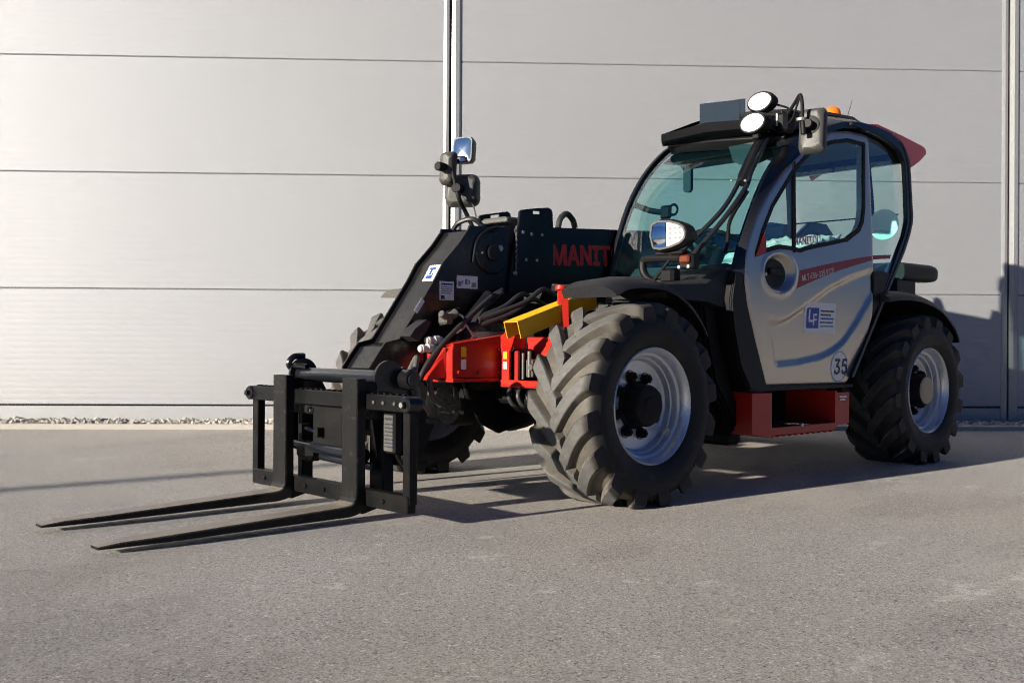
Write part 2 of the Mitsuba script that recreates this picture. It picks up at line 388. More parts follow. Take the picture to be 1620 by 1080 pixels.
def wheel(cx, cy, side, rear=False, spin=0.0):
    w = holder('wheel', TH)
    if side > 0 and not rear: labels[w] = {'label': 'dusty chunky front wheel turned to the camera'}
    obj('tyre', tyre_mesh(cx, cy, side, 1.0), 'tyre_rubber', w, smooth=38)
    o = np.array([cx, cy, ZC]); d = np.array([0, side, 0.0])
    rim = [(0.262, 0.150), (0.272, 0.158), (0.279, 0.170), (0.280, 0.179), (0.276, 0.184), (0.270, 0.180), (0.263, 0.166), (0.256, 0.152), (0.252, 0.134), (0.246, 0.130), (0.240, 0.128), (0.236, 0.118), (0.231, 0.100), (0.224, 0.096),
           (0.219, 0.072), (0.214, 0.066), (0.206, 0.064), (0.10, 0.060)]
    back = [(0.10, 0.050), (0.205, 0.052), (0.212, 0.04), (0.225, -0.09), (0.250, -0.12), (0.272, -0.165), (0.281, -0.178), (0.279, -0.186), (0.262, -0.15)]
    obj('rim', lathe(rim + back, o, d, 64), 'rim_paint', w, smooth=40)
    hub = [(0.160, 0.061), (0.160, 0.069), (0.145, 0.078), (0.112, 0.084), (0.108, 0.098), (0.106, 0.150), (0.098, 0.162), (0.080, 0.166), (0.045, 0.168), (1e-4, 0.170)] if False else \
          [(0.116, 0.061), (0.116, 0.074), (0.106, 0.080), (0.102, 0.092), (0.100, 0.142), (0.094, 0.154), (0.078, 0.158), (0.042, 0.159), (0.038, 0.163), (1e-4, 0.164)]
    obj('hub', lathe(hub, o, d, 40), 'black_matt', w, smooth=35)
    if rear:
        obj('hub_cover', lathe([(0.088, 0.160), (0.088, 0.168), (0.082, 0.171), (0.05, 0.173), (0.02, 0.170), (1e-4, 0.170)], o, d, 36), 'hub_bronze', w, label='bare tan hub cover')
    for k in range(8):
        a = 2 * np.pi * (k + 0.5) / 8 + spin
        c = o + np.array([0.142 * math.cos(a), 0, 0.142 * math.sin(a)])
        nut = cat([lathe([(0.030, 0.061), (0.031, 0.066), (0.029, 0.070)], c, d, 14), lathe([(0.024, 0.066), (0.024, 0.092), (0.020, 0.096), (0.010, 0.096), (0.010, 0.106), (1e-4, 0.108)], c, d, 6),
                   hull([c + d * 0.062 + np.array([math.cos(a + q) * 0.016, 0, math.sin(a + q) * 0.016]) for q in np.linspace(0, 6.28, 8)] + [c + d * 0.078 + np.array([math.cos(a + q) * 0.012, 0, math.sin(a + q) * 0.012]) for q in np.linspace(0, 6.28, 8)]
                        + [c * 0.7 + (o) * 0.3 + d * 0.062, c * 0.7 + o * 0.3 + d * 0.080])])
        obj('wheel_nut', nut, 'black_matt', w, smooth=30)
    vv = o + np.array([-0.225 * math.cos(0.62), 0, -0.225 * math.sin(0.62)]) if not rear else o + np.array([0.1, 0, 0.2])
    obj('valve', cyl(vv + d * 0.085, vv + d * 0.135 + np.array([0.02, 0, 0.01]), 0.011, 0.009, n=10), 'zinc', w)
    return w
wheel(AX, TR, 1, spin=0.12)
wheel(AX - WB, TR, 1, rear=True, spin=0.4)
wheel(AX, -TR, -1, spin=1.0)
wheel(AX - WB, -TR, -1, rear=True, spin=0.7)

# ------------------------------------------------------------------ mudguards
def mudguard(name, path, y_in, y_out, lip, mat_, parent=TH, sgn=1, label=None):
    """shell following path (x, z) with a rolled outer lip and an inner lip"""
    P = spline([(a, 0, b) for a, b in path], 5)[:, [0, 2]]
    t = np.gradient(P, axis=0); t /= np.linalg.norm(t, axis=1, keepdims=True)
    nrm = np.c_[-t[:, 1], t[:, 0]]
    if nrm[len(P) // 2, 1] < 0: nrm = -nrm
    w = y_out - y_in
    sec = [(y_in, -0.05), (y_in, -0.012), (y_in + 0.02, 0.0), (y_in + 0.5 * w, 0.010), (y_out - 0.09, 0.006), (y_out - 0.045, -0.006), (y_out - 0.012, -0.028), (y_out, -lip), (y_out - 0.008, -lip - 0.002),
           (y_out - 0.020, -0.036), (y_out - 0.05, -0.016), (y_out - 0.09, -0.005), (y_in + 0.5 * w, -0.001), (y_in + 0.02, -0.010), (y_in + 0.008, -0.05)]
    V = []
    n = len(sec)
    for i in range(len(P)):
        s = i / (len(P) - 1)
        k = 1.0
        for y, h in sec: V.append([P[i, 0] + nrm[i, 0] * h * k, sgn * y, P[i, 1] + nrm[i, 1] * h * k])
    F = []
    for i in range(len(P) - 1):
        for j in range(n):
            a, b = i * n + j, i * n + (j + 1) % n
            F += [[a, b, b + n], [a, b + n, a + n]]
    e = (len(P) - 1) * n
    for j in range(1, n - 1): F += [[0, j + 1, j], [e, e + j, e + j + 1]]
    return obj(name, trimesh.Trimesh(V, F, process=False), mat_, parent, smooth=40, label=label)
FM = [(0.265, 1.030), (0.20, 1.062), (0.13, 1.076), (0.05, 1.082), (-0.10, 1.076), (-0.22, 1.045), (-0.33, 0.985), (-0.42, 0.905), (-0.475, 0.835)]
mudguard('mudguard', FM, 0.66, 1.005, 0.050, 'grey_plastic')
mudguard('mudguard', [(0.15, 1.074), (0.09, 1.085), (0.0, 1.088), (-0.10, 1.08), (-0.22, 1.05), (-0.33, 0.99), (-0.42, 0.905), (-0.475, 0.835)], 0.66, 1.005, 0.032, 'trim_grey', sgn=-1)
RM = [(-2.27, 1.092), (-2.34, 1.100), (-2.44, 1.107), (-2.62, 1.108), (-2.80, 1.088), (-2.98, 1.045), (-3.13, 0.97), (-3.23, 0.89), (-3.28, 0.82)]
mudguard('mudguard', RM, 0.55, 1.010, 0.055, 'grey_plastic')
mudguard('mudguard', RM, 0.55, 1.010, 0.055, 'grey_plastic', sgn=-1)

# ------------------------------------------------------------------ chassis, axles, red front frame
obj('chassis', cat([box(-3.25, 0.25, -0.33, 0.33, 0.46, 0.74, 0.02), box(-3.45, -2.2, -0.62, 0.62, 0.50, 1.02, 0.06), box(-1.25, -0.62, 0.33, 0.78, 0.33, 0.56, 0.02),
                    box(-1.16, -1.02, 0.50, 0.70, 0.20, 0.36, 0.02), box(-0.75, -0.45, -0.3, 0.55, 0.25, 0.5, 0.03), box(-2.3, -0.6, -0.33, 0.1, 0.70, 0.95, 0.03)]), 'black_matt', TH)
def axle(cx):
    a = holder('axle', TH)
    obj('beam', cat([hull(np.vstack([np.array([[cx + dx, sy * 0.62, ZC + dz] for dx in (-0.07, 0.07) for dz in (-0.08, 0.08) for sy in (-1, 1)]), np.array([[cx + dx, sy * 0.25, ZC + dz] for dx in (-0.11, 0.11) for dz in (-0.11, 0.13) for sy in (-1, 1)])])),
                      lathe([(1e-4, -0.22), (0.11, -0.20), (0.17, -0.1), (0.185, 0.0), (0.16, 0.1), (0.10, 0.17), (0.07, 0.2), (1e-4, 0.21)], (cx, 0.0, ZC), (1, 0, 0), 24),
                      cyl((cx, 0.5, ZC), (cx, 0.72, ZC), 0.16), cyl((cx, -0.5, ZC), (cx, -0.72, ZC), 0.16)]), 'black_matt', a)
    for s in (-1, 1):
        obj('steering_cylinder', cat([cyl((cx + 0.16, s * 0.12, ZC), (cx + 0.16, s * 0.40, ZC), 0.035), cyl((cx + 0.16, s * 0.40, ZC), (cx + 0.13, s * 0.60, ZC), 0.016)]), 'black_paint', a)
axle(0.0); axle(-2.77)
fr = holder('front_frame', TH)
labels[fr] = {'label': 'red steel front frame under the boom'}
YF = 0.25
obj('side_plate', xz_prism([(0.262, 0.595), (0.262, 0.762), (0.42, 0.775), (0.594, 0.765), (0.60, 0.72), (0.60, 0.60)], YF - 0.02, YF, 0.003), 'red_paint', fr, smooth=30)
obj('side_plate', xz_prism([(0.262, 0.595), (0.262, 0.762), (0.594, 0.765), (0.60, 0.60)], -0.30, -0.28, 0.003), 'red_paint', fr, smooth=30)
obj('front_plate', hull([(0.596, -0.29, 0.59), (0.596, YF, 0.59), (0.596, YF, 0.72), (0.596, -0.29, 0.72), (0.57, -0.29, 0.59), (0.57, YF, 0.59), (0.57, YF, 0.76), (0.57, -0.29, 0.76)]), 'red_paint', fr, smooth=30)
obj('wedge_plate', xz_prism([(0.575, 0.60), (0.715, 0.588), (0.705, 0.607), (0.66, 0.655), (0.60, 0.715)], 0.165, 0.195, 0.003), 'red_paint', fr, smooth=30)
obj('wedge_plate', hull([(0.60, 0.05, 0.60), (0.62, 0.05, 0.60), (0.60, YF - 0.05, 0.60), (0.70, YF - 0.09, 0.60), (0.60, YF - 0.05, 0.745), (0.60, 0.12, 0.75), (0.69, YF - 0.09, 0.615), (0.62, 0.06, 0.615)]), 'red_paint', fr, smooth=30)
obj('top_plate', hull([(0.262, -0.28, 0.755), (0.59, -0.28, 0.755), (0.59, YF - 0.003, 0.755), (0.262, YF - 0.003, 0.755), (0.10, -0.28, 0.83), (0.10, YF - 0.003, 0.83), (0.55, -0.28, 0.77), (0.55, YF - 0.003, 0.77)]), 'red_paint', fr, smooth=30)
obj('lower_plate', cat([box(0.24, 0.60, -0.30, YF + 0.005, 0.575, 0.594, 0.004)]), 'red_paint', fr, smooth=30)
# bracket to the left of the frame
obj('bracket', cat([box(0.285, 0.305, 0.27, 0.60, 0.555, 0.585, 0.004), box(0.20, 0.30, 0.262, 0.60, 0.548, 0.566, 0.004), box(0.286, 0.304, 0.28, 0.335, 0.58, 0.735, 0.003), box(0.286, 0.304, 0.375, 0.40, 0.58, 0.73, 0.003),
                    hull([(0.29, 0.285, 0.73), (0.30, 0.285, 0.73), (0.29, 0.34, 0.73), (0.30, 0.34, 0.73), (0.33, 0.31, 0.80), (0.34, 0.31, 0.80), (0.33, 0.40, 0.86), (0.34, 0.40, 0.86), (0.33, 0.42, 0.83)]),
                    box(0.10, 0.12, 0.27, 0.62, 0.67, 0.80, 0.003), box(0.12, 0.29, 0.255, 0.268, 0.56, 0.80, 0.003), hull([(0.12, 0.42, 0.70), (0.14, 0.42, 0.70), (0.12, 0.60, 0.76), (0.12, 0.60, 0.82), (0.12, 0.42, 0.80), (0.14, 0.58, 0.80)])]), 'red_paint', fr, smooth=30)
obj('valve_block', cat([box(0.22, 0.27, 0.42, 0.47, 0.60, 0.69, 0.006), cyl((0.28, 0.415, 0.59), (0.28, 0.415, 0.72), 0.007), cyl((0.27, 0.45, 0.60), (0.27, 0.45, 0.73), 0.011), cyl((0.25, 0.47, 0.65), (0.285, 0.47, 0.65), 0.016)]), 'trim_grey', fr)
def sticker(o, ux, uy, w, h, m_, parent, name='sticker', lines=(), label=None):
    k = holder(name, parent)
    obj('backing', on_plane(flat(poly([(0, 0), (w, 0), (w, h), (0, h)]), 0.0012), o, ux, uy), m_, k, smooth=False, label=label)
    for x0, x1, y0, y1, mm in lines:
        obj('print', on_plane(to_tm(flat(poly([(x0 * w, y0 * h), (x1 * w, y0 * h), (x1 * w, y1 * h), (x0 * w, y1 * h)]), 0.0020)), o, ux, uy), mm, k, smooth=False)
    return k
BK, UPV = (-1, 0, 0), (0, 0, 1)
obj('warning_sticker', on_plane(flat(poly([(0, 0), (0.033, 0), (0.033, 0.05), (0, 0.05)])), (0.545, YF + 0.0005, 0.70), BK, UPV), 'yellow_sticker', fr, smooth=False)
obj('info_sticker', on_plane(flat(poly([(0, 0), (0.033, 0), (0.033, 0.05), (0, 0.05)])), (0.545, YF + 0.0005, 0.638), BK, UPV), 'white_sticker', fr, smooth=False)
obj('warning_sticker', on_plane(flat(poly([(0, 0), (0.03, 0), (0.03, 0.035), (0, 0.035)])), (0.3045, 0.293, 0.690), (0, 1, 0), UPV), 'yellow_sticker', fr, smooth=False)
obj('info_sticker', on_plane(flat(poly([(0, 0), (0.03, 0), (0.03, 0.035), (0, 0.035)])), (0.3045, 0.293, 0.640), (0, 1, 0), UPV), 'white_sticker', fr, smooth=False)

obj('steering_rod', cat([cyl((0.35, -0.048, 0.44), (0.35, -0.047, 0.60), 0.013), cyl((0.35, -0.047, 0.50), (0.35, -0.047, 0.53), 0.022)]), 'bright_steel', TH)
obj('hydraulic_cylinder', cat([cyl((0.35, -0.30, 0.490), (0.35, -0.10, 0.500), 0.022), cyl((0.35, -0.10, 0.50), (0.35, -0.02, 0.504), 0.010)]), 'trim_grey', TH)
obj('axle_bracket', cat([xz_prism([(0.05, 0.60), (0.45, 0.60), (0.42, 0.50), (0.33, 0.36), (0.20, 0.30), (0.05, 0.34)], 0.12, 0.16, 0.01), cyl((0.30, 0.02, 0.46), (0.44, 0.02, 0.46), 0.12, n=28), box(0.0, 0.42, -0.2, 0.24, 0.53, 0.60, 0.02), box(0.0, 0.10, 0.1, 0.62, 0.40, 0.55, 0.02)]), 'black_matt', TH)
for y in (0.30, 0.37, 0.44):
    obj('steering_hose', tube([(0.25, y, 0.56), (0.28, y + 0.01, 0.50), (0.24, y + 0.03, 0.44), (0.15, y + 0.06, 0.42)], 0.012), 'hose_rubber', TH)
for x, z in ((0.30, 0.625), (0.30, 0.735), (0.56, 0.625), (0.43, 0.62)):
    obj('bolt', cyl((x, YF, z), (x, YF + 0.010, z), 0.010, n=8, b=0.003), 'red_paint', fr)
# yellow channel-shaped cylinder support with its red rod
ys_ = holder('safety_strut', TH)
labels[ys_] = {'label': 'yellow channel-section strut held by a red rod'}
A_, B_ = np.array([0.445, 0.50, 0.872]), np.array([-0.07, 0.52, 1.035])
dU = (B_ - A_) / np.linalg.norm(B_ - A_)
ch = np.array([(-0.050, -0.085), (-0.046, -0.085), (-0.046, -0.004), (0.046, -0.004), (0.046, -0.085), (0.050, -0.085), (0.050, 0.0), (-0.050, 0.0)])
PY = np.array([0, 1.0, 0]); PN = np.cross(dU, PY) * 1.0
PN = PN if PN[2] > 0 else -PN
Vc = np.vstack([c + ch[:, :1] * PY + ch[:, 1:] * PN for c in (A_, B_)]); k = len(ch); Fc = []
for j in range(k):
    a, b = j, (j + 1) % k
    Fc += [[a, b, b + k], [a, b + k, a + k]]
for tri in ([0, 1, 2], [0, 2, 7], [7, 2, 3], [7, 3, 6], [6, 3, 4], [6, 4, 5]): Fc += [tri, [k + q for q in tri[::-1]]]
obj('channel', trimesh.Trimesh(Vc, Fc, process=False), 'yellow_paint', ys_, smooth=20)
obj('rod', cat([hull([(0.172, 0.55, 1.03), (0.135, 0.58, 1.035), (0.150, 0.52, 1.02), (0.168, 0.555, 0.85), (0.130, 0.585, 0.85), (0.147, 0.525, 0.85)]), cyl((0.155, 0.55, 1.030), (0.150, 0.55, 1.052), 0.030, n=14)]), 'red_paint', ys_, smooth=30)

# ------------------------------------------------------------------ boom
YB, YBR = 0.03, -0.22
bm = holder('boom', TH)
def slope(x): return 1.4385 + (x + 0.288) * -0.046
bx0, bx1 = 0.06, -3.05
obj('outer_section', xz_prism([(bx0, slope(bx0) - 0.022), (bx0, slope(bx0) - 0.324), (bx1, slope(bx1) - 0.36), (bx1, slope(bx1))], YBR, YB, 0.008), 'black_paint', bm, smooth=30)
obj('sleeve', xz_prism([(-0.032, 1.483), (-0.045, 1.494), (-0.112, 1.506), (-0.250, 1.525), (-0.275, 1.515), (-0.284, 1.495), (-0.288, 1.425), (-0.290, 1.134), (-0.271, 1.055), (0.053, 1.03), (0.040, 1.119), (0.018, 1.274), (-0.005, 1.327), (-0.027, 1.431)], YB + 0.001, YB + 0.018, 0.003,
    holes=[[(-0.132, 1.478), (-0.190, 1.482), (-0.190, 1.498), (-0.132, 1.496)]]), 'black_paint', bm, smooth=30, label='black bolted plate with a slot on the boom side')
obj('sleeve', xz_prism([(0.021, 1.441), (0.024, 1.474), (0.012, 1.485), (-0.188, 1.522), (-0.208, 1.512), (-0.213, 1.497), (-0.213, 1.40), (0.021, 1.40)], YBR - 0.02, YBR - 0.002, 0.003,
    holes=[[(-0.06, 1.470), (-0.13, 1.480), (-0.13, 1.500), (-0.06, 1.488)]]), 'black_paint', bm, smooth=30)
obj('hose_tray', cat([box(-0.20, 0.02, YBR + 0.005, YB - 0.03, 1.43, 1.452, 0.004), box(-0.19, 0.01, YBR + 0.01, YB - 0.05, 1.452, 1.460, 0.003)]), 'hose_grey', bm, smooth=30)
for x, z in [(-0.054, 1.372), (-0.115, 1.366), (-0.195, 1.368), (-0.076, 1.224), (-0.157, 1.226), (0.008, 1.148)]:
    obj('bolt', cyl((x, YB + 0.017, z), (x, YB + 0.028, z), 0.0095, n=8, b=0.003), 'zinc', bm)
lt = meshkit.text_mesh('MANITOU', 0.108, 0.0015, bold=True)
lt.vertices[:, 0] *= 0.98
lt = cat([move(lt, None, (dx, dy, 0.0001 * k)) for k, (dx, dy) in enumerate(((0, 0), (0.004, 0), (-0.004, 0), (0, 0.003), (0, -0.003)))])
obj('lettering', on_plane(lt, (-0.285, YB + 0.0004, 1.211), (-1, 0, 0.046), UPV), 'red_letter', bm, smooth=False, label='red capital letters on the black boom side')
obj('pivot_bracket', cat([xz_prism([(-2.55, 1.10), (-2.65, 1.60), (-2.85, 1.68), (-3.10, 1.68), (-3.25, 1.55), (-3.25, 1.05)], YBR - 0.05, YBR - 0.01, 0.01), xz_prism([(-2.62, 1.10), (-2.72, 1.56), (-2.88, 1.66), (-3.10, 1.66), (-3.25, 1.55), (-3.25, 1.05)], YB + 0.01, YB + 0.05, 0.01), cyl((-2.98, YBR - 0.06, 1.54), (-2.98, YB + 0.06, 1.54), 0.06)]), 'black_paint', bm)
obj('lifting_eye', tube([(-0.470, -0.10, 1.44), (-0.490, -0.10, 1.495), (-0.540, -0.10, 1.528), (-0.592, -0.10, 1.497), (-0.612, -0.10, 1.45)], 0.018), 'hose_rubber', bm)
# gooseneck
side = [(0.309, 1.381), (0.10, 1.392), (0.023, 1.393), (0.019, 1.376), (0.017, 1.154), (0.039, 1.044), (0.098, 1.028), (0.197, 1.031), (0.266, 0.893), (0.373, 0.786), (0.485, 0.663), (0.533, 0.583), (0.60, 0.50), (0.70, 0.462), (0.80, 0.47), (0.876, 0.55),
        (0.925, 0.62), (0.931, 0.649), (0.884, 0.713), (0.839, 0.768), (0.756, 0.787), (0.537, 1.090), (0.480, 1.183), (0.376, 1.287), (0.313, 1.364)]
hd = holder('boom_head', TH)
obj('cheek', xz_prism(side, YB - 0.016, YB, 0.003), 'black_paint', hd, smooth=30)
obj('cheek', xz_prism(side, YBR, YBR + 0.016, 0.003), 'black_paint', hd, smooth=30)
pc = poly(side).buffer(-0.022, join_style=2)
obj('web', xz_prism(pc, YBR + 0.014, YB - 0.014), 'black_paint', hd, smooth=30)
obj('pivot_boss', cat([cyl((0.159, YB - 0.002, 1.248), (0.159, YB + 0.014, 1.248), 0.115, n=36, b=0.008), cyl((0.159, YB + 0.012, 1.248), (0.159, YB + 0.03, 1.248), 0.045, n=24, b=0.006)]), 'black_paint', hd)
obj('rib', cat([tube([(0.29, YB + 0.004, 1.19), (0.265, YB + 0.008, 1.30), (0.20, YB + 0.008, 1.36), (0.12, YB + 0.004, 1.385)], 0.010), ]), 'black_paint', hd)
obj('bolt', cyl((0.110, YB + 0.012, 1.275), (0.110, YB + 0.026, 1.275), 0.019, n=16, b=0.005), 'zinc', hd)
obj('bolt', cyl((0.262, YB + 0.0, 1.243), (0.262, YB + 0.012, 1.243), 0.009, n=8, b=0.003), 'zinc', hd)
obj('bolt', cyl((0.235, YB + 0.012, 1.243), (0.235, YB + 0.022, 1.243), 0.007, n=8, b=0.003), 'zinc', hd)
obj('slot_plate', box(0.30, 0.35, YB - 0.10, YB - 0.075, 1.305, 1.335, 0.004), 'gap_black', hd) if False else None
# stickers on the cheek and the front
sticker((0.508, YB + 0.0006, 0.987), BK, UPV, 0.094, 0.096, 'white_sticker', hd, lines=[(0.1, 0.9, 0.80, 0.90, 'blue_sticker'), (0.1, 0.9, 0.68, 0.73, 'grey_ink'), (0.1, 0.85, 0.57, 0.62, 'grey_ink'), (0.1, 0.88, 0.46, 0.51, 'grey_ink'), (0.1, 0.8, 0.35, 0.40, 'grey_ink'), (0.08, 0.35, 0.05, 0.25, 'ink')], label='white info sticker with blue and grey print')
sticker((0.394, YB + 0.0006, 1.052), BK, UPV, 0.141, 0.066, 'white_sticker', hd, lines=[(0.06, 0.2, 0.15, 0.55, 'grey_ink'), (0.22, 0.3, 0.35, 0.6, 'grey_ink'), (0.38, 0.5, 0.3, 0.75, 'grey_ink'), (0.55, 0.62, 0.35, 0.7, 'grey_ink'), (0.7, 0.92, 0.12, 0.5, 'grey_ink')], label='pale sticker with small grey pictograms')
ax_ = np.array([-0.057, 0, 0.083]); ax_ = ax_ / np.linalg.norm(ax_)
sticker((0.648, YB + 0.0006, 0.915), (-0.60, 0, 0.80), (-0.8, 0, -0.6) if False else (0.8, 0, 0.6), 0.078, 0.026, 'white_sticker', hd)
# square sticker on the sloping front web
wf = np.array([0.537 - 0.480, 0, 1.090 - 1.183]); wf = wf / np.linalg.norm(wf)
wn = np.array([-wf[2], 0, wf[0]]); wn = wn if wn[0] > 0 else -wn
f0 = np.array([0.478, 0, 1.186]) - wn * 0.0218 + wf * 0.005
def onweb(y, dsl): return f0 + np.array([0, y, 0]) + wf * dsl
lfk = holder('dealer_sticker', hd)
obj('backing', on_plane(flat(poly([(0, 0), (0.105, 0), (0.105, 0.10), (0, 0.10)])), onweb(-0.105, 0.10) + wn * 0.0006, (0, 1, 0), -wf), 'white_sticker', lfk, smooth=False)
obj('print', on_plane(flat(poly([(0.015, 0.015), (0.065, 0.015), (0.065, 0.085), (0.015, 0.085)]), 0.002), onweb(-0.105, 0.10) + wn * 0.0006, (0, 1, 0), -wf), 'blue_sticker', lfk, smooth=False)
obj('print', on_plane(cat([move(meshkit.text_mesh('LF', 0.034, 0.0028, bold=True), None, (0.019, 0.036, 0))]), onweb(-0.105, 0.10) + wn * 0.0006, (0, 1, 0), -wf), 'white_sticker', lfk, smooth=False)
# tilt linkage and quick couplers on the inside of the gooseneck
lk = holder('tilt_linkage', TH)
obj('link', xz_prism([(0.56, 0.70), (0.63, 0.72), (0.50, 0.93), (0.42, 0.95), (0.40, 0.90)], 0.075, 0.105, 0.004), 'black_matt', lk)
obj('tilt_cylinder', cat([cyl((0.62, 0.075, 0.60), (0.20, 0.075, 1.02), 0.038), cyl((0.80, 0.075, 0.42), (0.60, 0.075, 0.62), 0.02)]), 'black_paint', lk)
for z, x in ((0.785, 0.570), (0.745, 0.610)):
    c = np.array([x, 0.13, z])
    obj('quick_coupler', cat([cyl(c, c + [0.10, 0.0, -0.006], 0.017, n=14), cyl(c + [0.02, 0, 0], c + [0.055, 0, -0.002], 0.023, n=14), cyl(c + [0.075, 0, -0.004], c + [0.088, 0, -0.005], 0.021, n=14)]), 'bright_steel', lk)
obj('coupler_block', cat([box(0.52, 0.575, 0.10, 0.165, 0.86, 0.915, 0.01), cyl((0.55, 0.15, 0.89), (0.60, 0.16, 0.915), 0.018), cyl((0.52, 0.14, 0.90), (0.49, 0.15, 0.925), 0.022)]), 'trim_grey', lk)
obj('valve_box', hull([(x, y, z) for x, z in ((0.765, 0.80), (0.715, 0.775), (0.665, 0.825), (0.635, 0.868), (0.665, 0.882), (0.735, 0.838)) for y in (0.05, 0.13)]), 'grey_plastic', lk)
obj('hose', tube([(0.50, 0.14, 0.92), (0.46, 0.16, 0.90), (0.45, 0.16, 0.85), (0.49, 0.15, 0.82)], 0.006), 'zinc', lk)
for a, b in ((0.0, 0.0), (0.03, -0.02), (-0.03, 0.03)):
    obj('hose', tube([(0.30 + a, 0.16, 0.98 + b), (0.42 + a, 0.17, 0.90 + b), (0.55 + a, 0.17, 0.80 + b), (0.66 + a, 0.16, 0.68 + b), (0.72 + a, 0.15, 0.56 + b)], 0.011), 'hose_rubber', lk)
for y, z in ((0.12, 0.93), (0.20, 0.90), (0.28, 0.95)):
    obj('hose', tube([(0.42, y - 0.04, z - 0.06), (0.30, y, z - 0.02), (0.16, y + 0.02, z + 0.03), (0.02, y, z + 0.10), (-0.12, y - 0.05, z + 0.08)], 0.013), 'hose_rubber', lk)
obj('hose', tube([(0.56, 0.13, 0.76), (0.62, 0.14, 0.70), (0.66, 0.15, 0.60), (0.64, 0.15, 0.50), (0.58, 0.14, 0.46)], 0.014), 'hose_grey', lk)
obj('hose', tube([(0.47, 0.13, 0.78), (0.50, 0.14, 0.72), (0.57, 0.14, 0.70)], 0.008), 'zinc', lk)
obj('hose', tube([(0.44, 0.15, 0.87), (0.41, 0.17, 0.82), (0.37, 0.18, 0.77), (0.33, 0.17, 0.74)], 0.007), 'zinc', lk)
obj('hose', tube([(0.12, YB + 0.04, 1.03), (0.26, 0.10, 0.96), (0.38, 0.12, 0.83), (0.47, 0.13, 0.70), (0.52, 0.13, 0.60)], 0.02), 'hose_rubber', lk)
obj('hose', tube([(0.10, YB + 0.02, 1.05), (0.24, 0.08, 0.98), (0.36, 0.09, 0.85), (0.45, 0.10, 0.72), (0.50, 0.10, 0.58)], 0.016), 'hose_rubber', lk)
obj('guard', xz_prism([(0.02, 1.03), (0.02, 0.92), (0.18, 0.90), (0.20, 1.0), (0.14, 1.03)], 0.02, 0.10, 0.01), 'black_matt', lk)
obj('lift_cylinder', cat([cyl((-0.05, -0.10, 0.95), (-2.2, -0.10, 0.85), 0.06), box(-0.10, 0.02, -0.16, 0.02, 0.88, 1.06, 0.01)]), 'black_paint', lk)

# hose arch over the boom end
obj('boom_hose', tube([(0.10, -0.10, 1.40), (0.16, -0.12, 1.44), (0.20, -0.20, 1.42), (0.24, -0.22, 1.35)], 0.014), 'hose_rubber', TH)
obj('chain', cat([tube([(-0.003 + 0.004 * math.sin(k), YB + 0.024, 1.40 - k * 0.030), (0.004, YB + 0.030, 1.388 - k * 0.030), (0.0, YB + 0.024, 1.376 - k * 0.030)], 0.006, n=6, s=3) for k in range(9)] + [lathe([(0.012, -0.004), (0.017, 0), (0.012, 0.004), (0.008, 0), (0.012, -0.004)], (0.002, YB + 0.026, 1.375), (0, 1, 0), 12)]), 'hose_grey', TH)

# ------------------------------------------------------------------ tool carrier and pallet fork carriage
fc = holder('fork_carriage', TH)
labels[fc] = {'label': 'black fork carriage with two pallet forks'}
def xs(x): return x
obj('upper_bar', cat([box(1.205, 1.252, -0.565, 0.765, 0.481, 0.549, 0.004)] + [box(1.215, 1.245, y, y + 0.016, 0.545, 0.556, 0.003) for y in np.arange(-0.50, 0.74, 0.045)]), 'fork_steel', fc, smooth=30)
obj('lower_bar', box(1.205, 1.252, -0.525, 0.765, 0.066, 0.139, 0.004), 'fork_steel', fc, smooth=30)
for y0, y1 in ((-0.542, -0.492), (0.722, 0.768)):
    obj('side_bar', box(1.20, 1.244, y0, y1, 0.10, 0.50, 0.004), 'fork_steel', fc, smooth=30)
for y in (-0.555, 0.757):
    obj('end_knob', cat([cyl((1.19, y, 0.514), (1.262, y, 0.514), 0.034, n=20), cyl((1.26, y, 0.514), (1.278, y, 0.514), 0.015, n=6)]), 'black_paint', fc)
obj('bolt', cyl((1.276, 0.757, 0.514), (1.282, 0.757, 0.514), 0.012, n=8), 'zinc', fc)
for y in (-0.40, -0.02, 0.14, 0.60):
    obj('bolt', cyl((1.25, y, 0.102), (1.262, y, 0.102), 0.011, n=6, b=0.003), 'black_paint', fc)
for y in (0.53, 0.60, 0.68):
    obj('bolt', cyl((1.25, y, 0.515), (1.261, y, 0.515), 0.009, n=6, b=0.003), 'trim_grey', fc)
def fork(y0):
    k = holder('fork', fc)
    y1 = y0 + 0.12
    pr = [(1.252, 0.613), (1.297, 0.613), (1.297, 0.125), (1.300, 0.102), (1.310, 0.086), (1.327, 0.076), (1.36, 0.072), (2.30, 0.040), (2.385, 0.030), (2.385, 0.020), (2.30, 0.020), (1.33, 0.026), (1.285, 0.034), (1.262, 0.055), (1.252, 0.085)]
    m = xz_prism(pr, y0, y1, 0.004).refine_to_length(0.08)
    def tap(v):
        v = np.array(v); t = np.clip((v[:, 0] - 2.12) / 0.265, 0, 1) ** 1.6
        v[:, 1] = (y0 + y1) / 2 + (v[:, 1] - (y0 + y1) / 2) * (1 - 0.42 * t)
        return v
    obj('blade', m.warp_batch(tap), 'fork_blade', k, smooth=20)
    obj('hook', cat([box(1.20, 1.254, y0 + 0.01, y1 - 0.01, 0.552, 0.60, 0.006), box(1.19, 1.206, y0 + 0.01, y1 - 0.01, 0.50, 0.595, 0.004)]), 'fork_steel', k, smooth=30)
    obj('hook', hull([(1.254, y0 + 0.015, 0.03), (1.254, y1 - 0.015, 0.03), (1.17, y0 + 0.015, 0.05), (1.17, y1 - 0.015, 0.05), (1.17, y0 + 0.015, 0.10), (1.17, y1 - 0.015, 0.10), (1.254, y0 + 0.015, 0.064), (1.254, y1 - 0.015, 0.064)]), 'fork_steel', k, smooth=30)
fork(0.348); fork(-0.245)
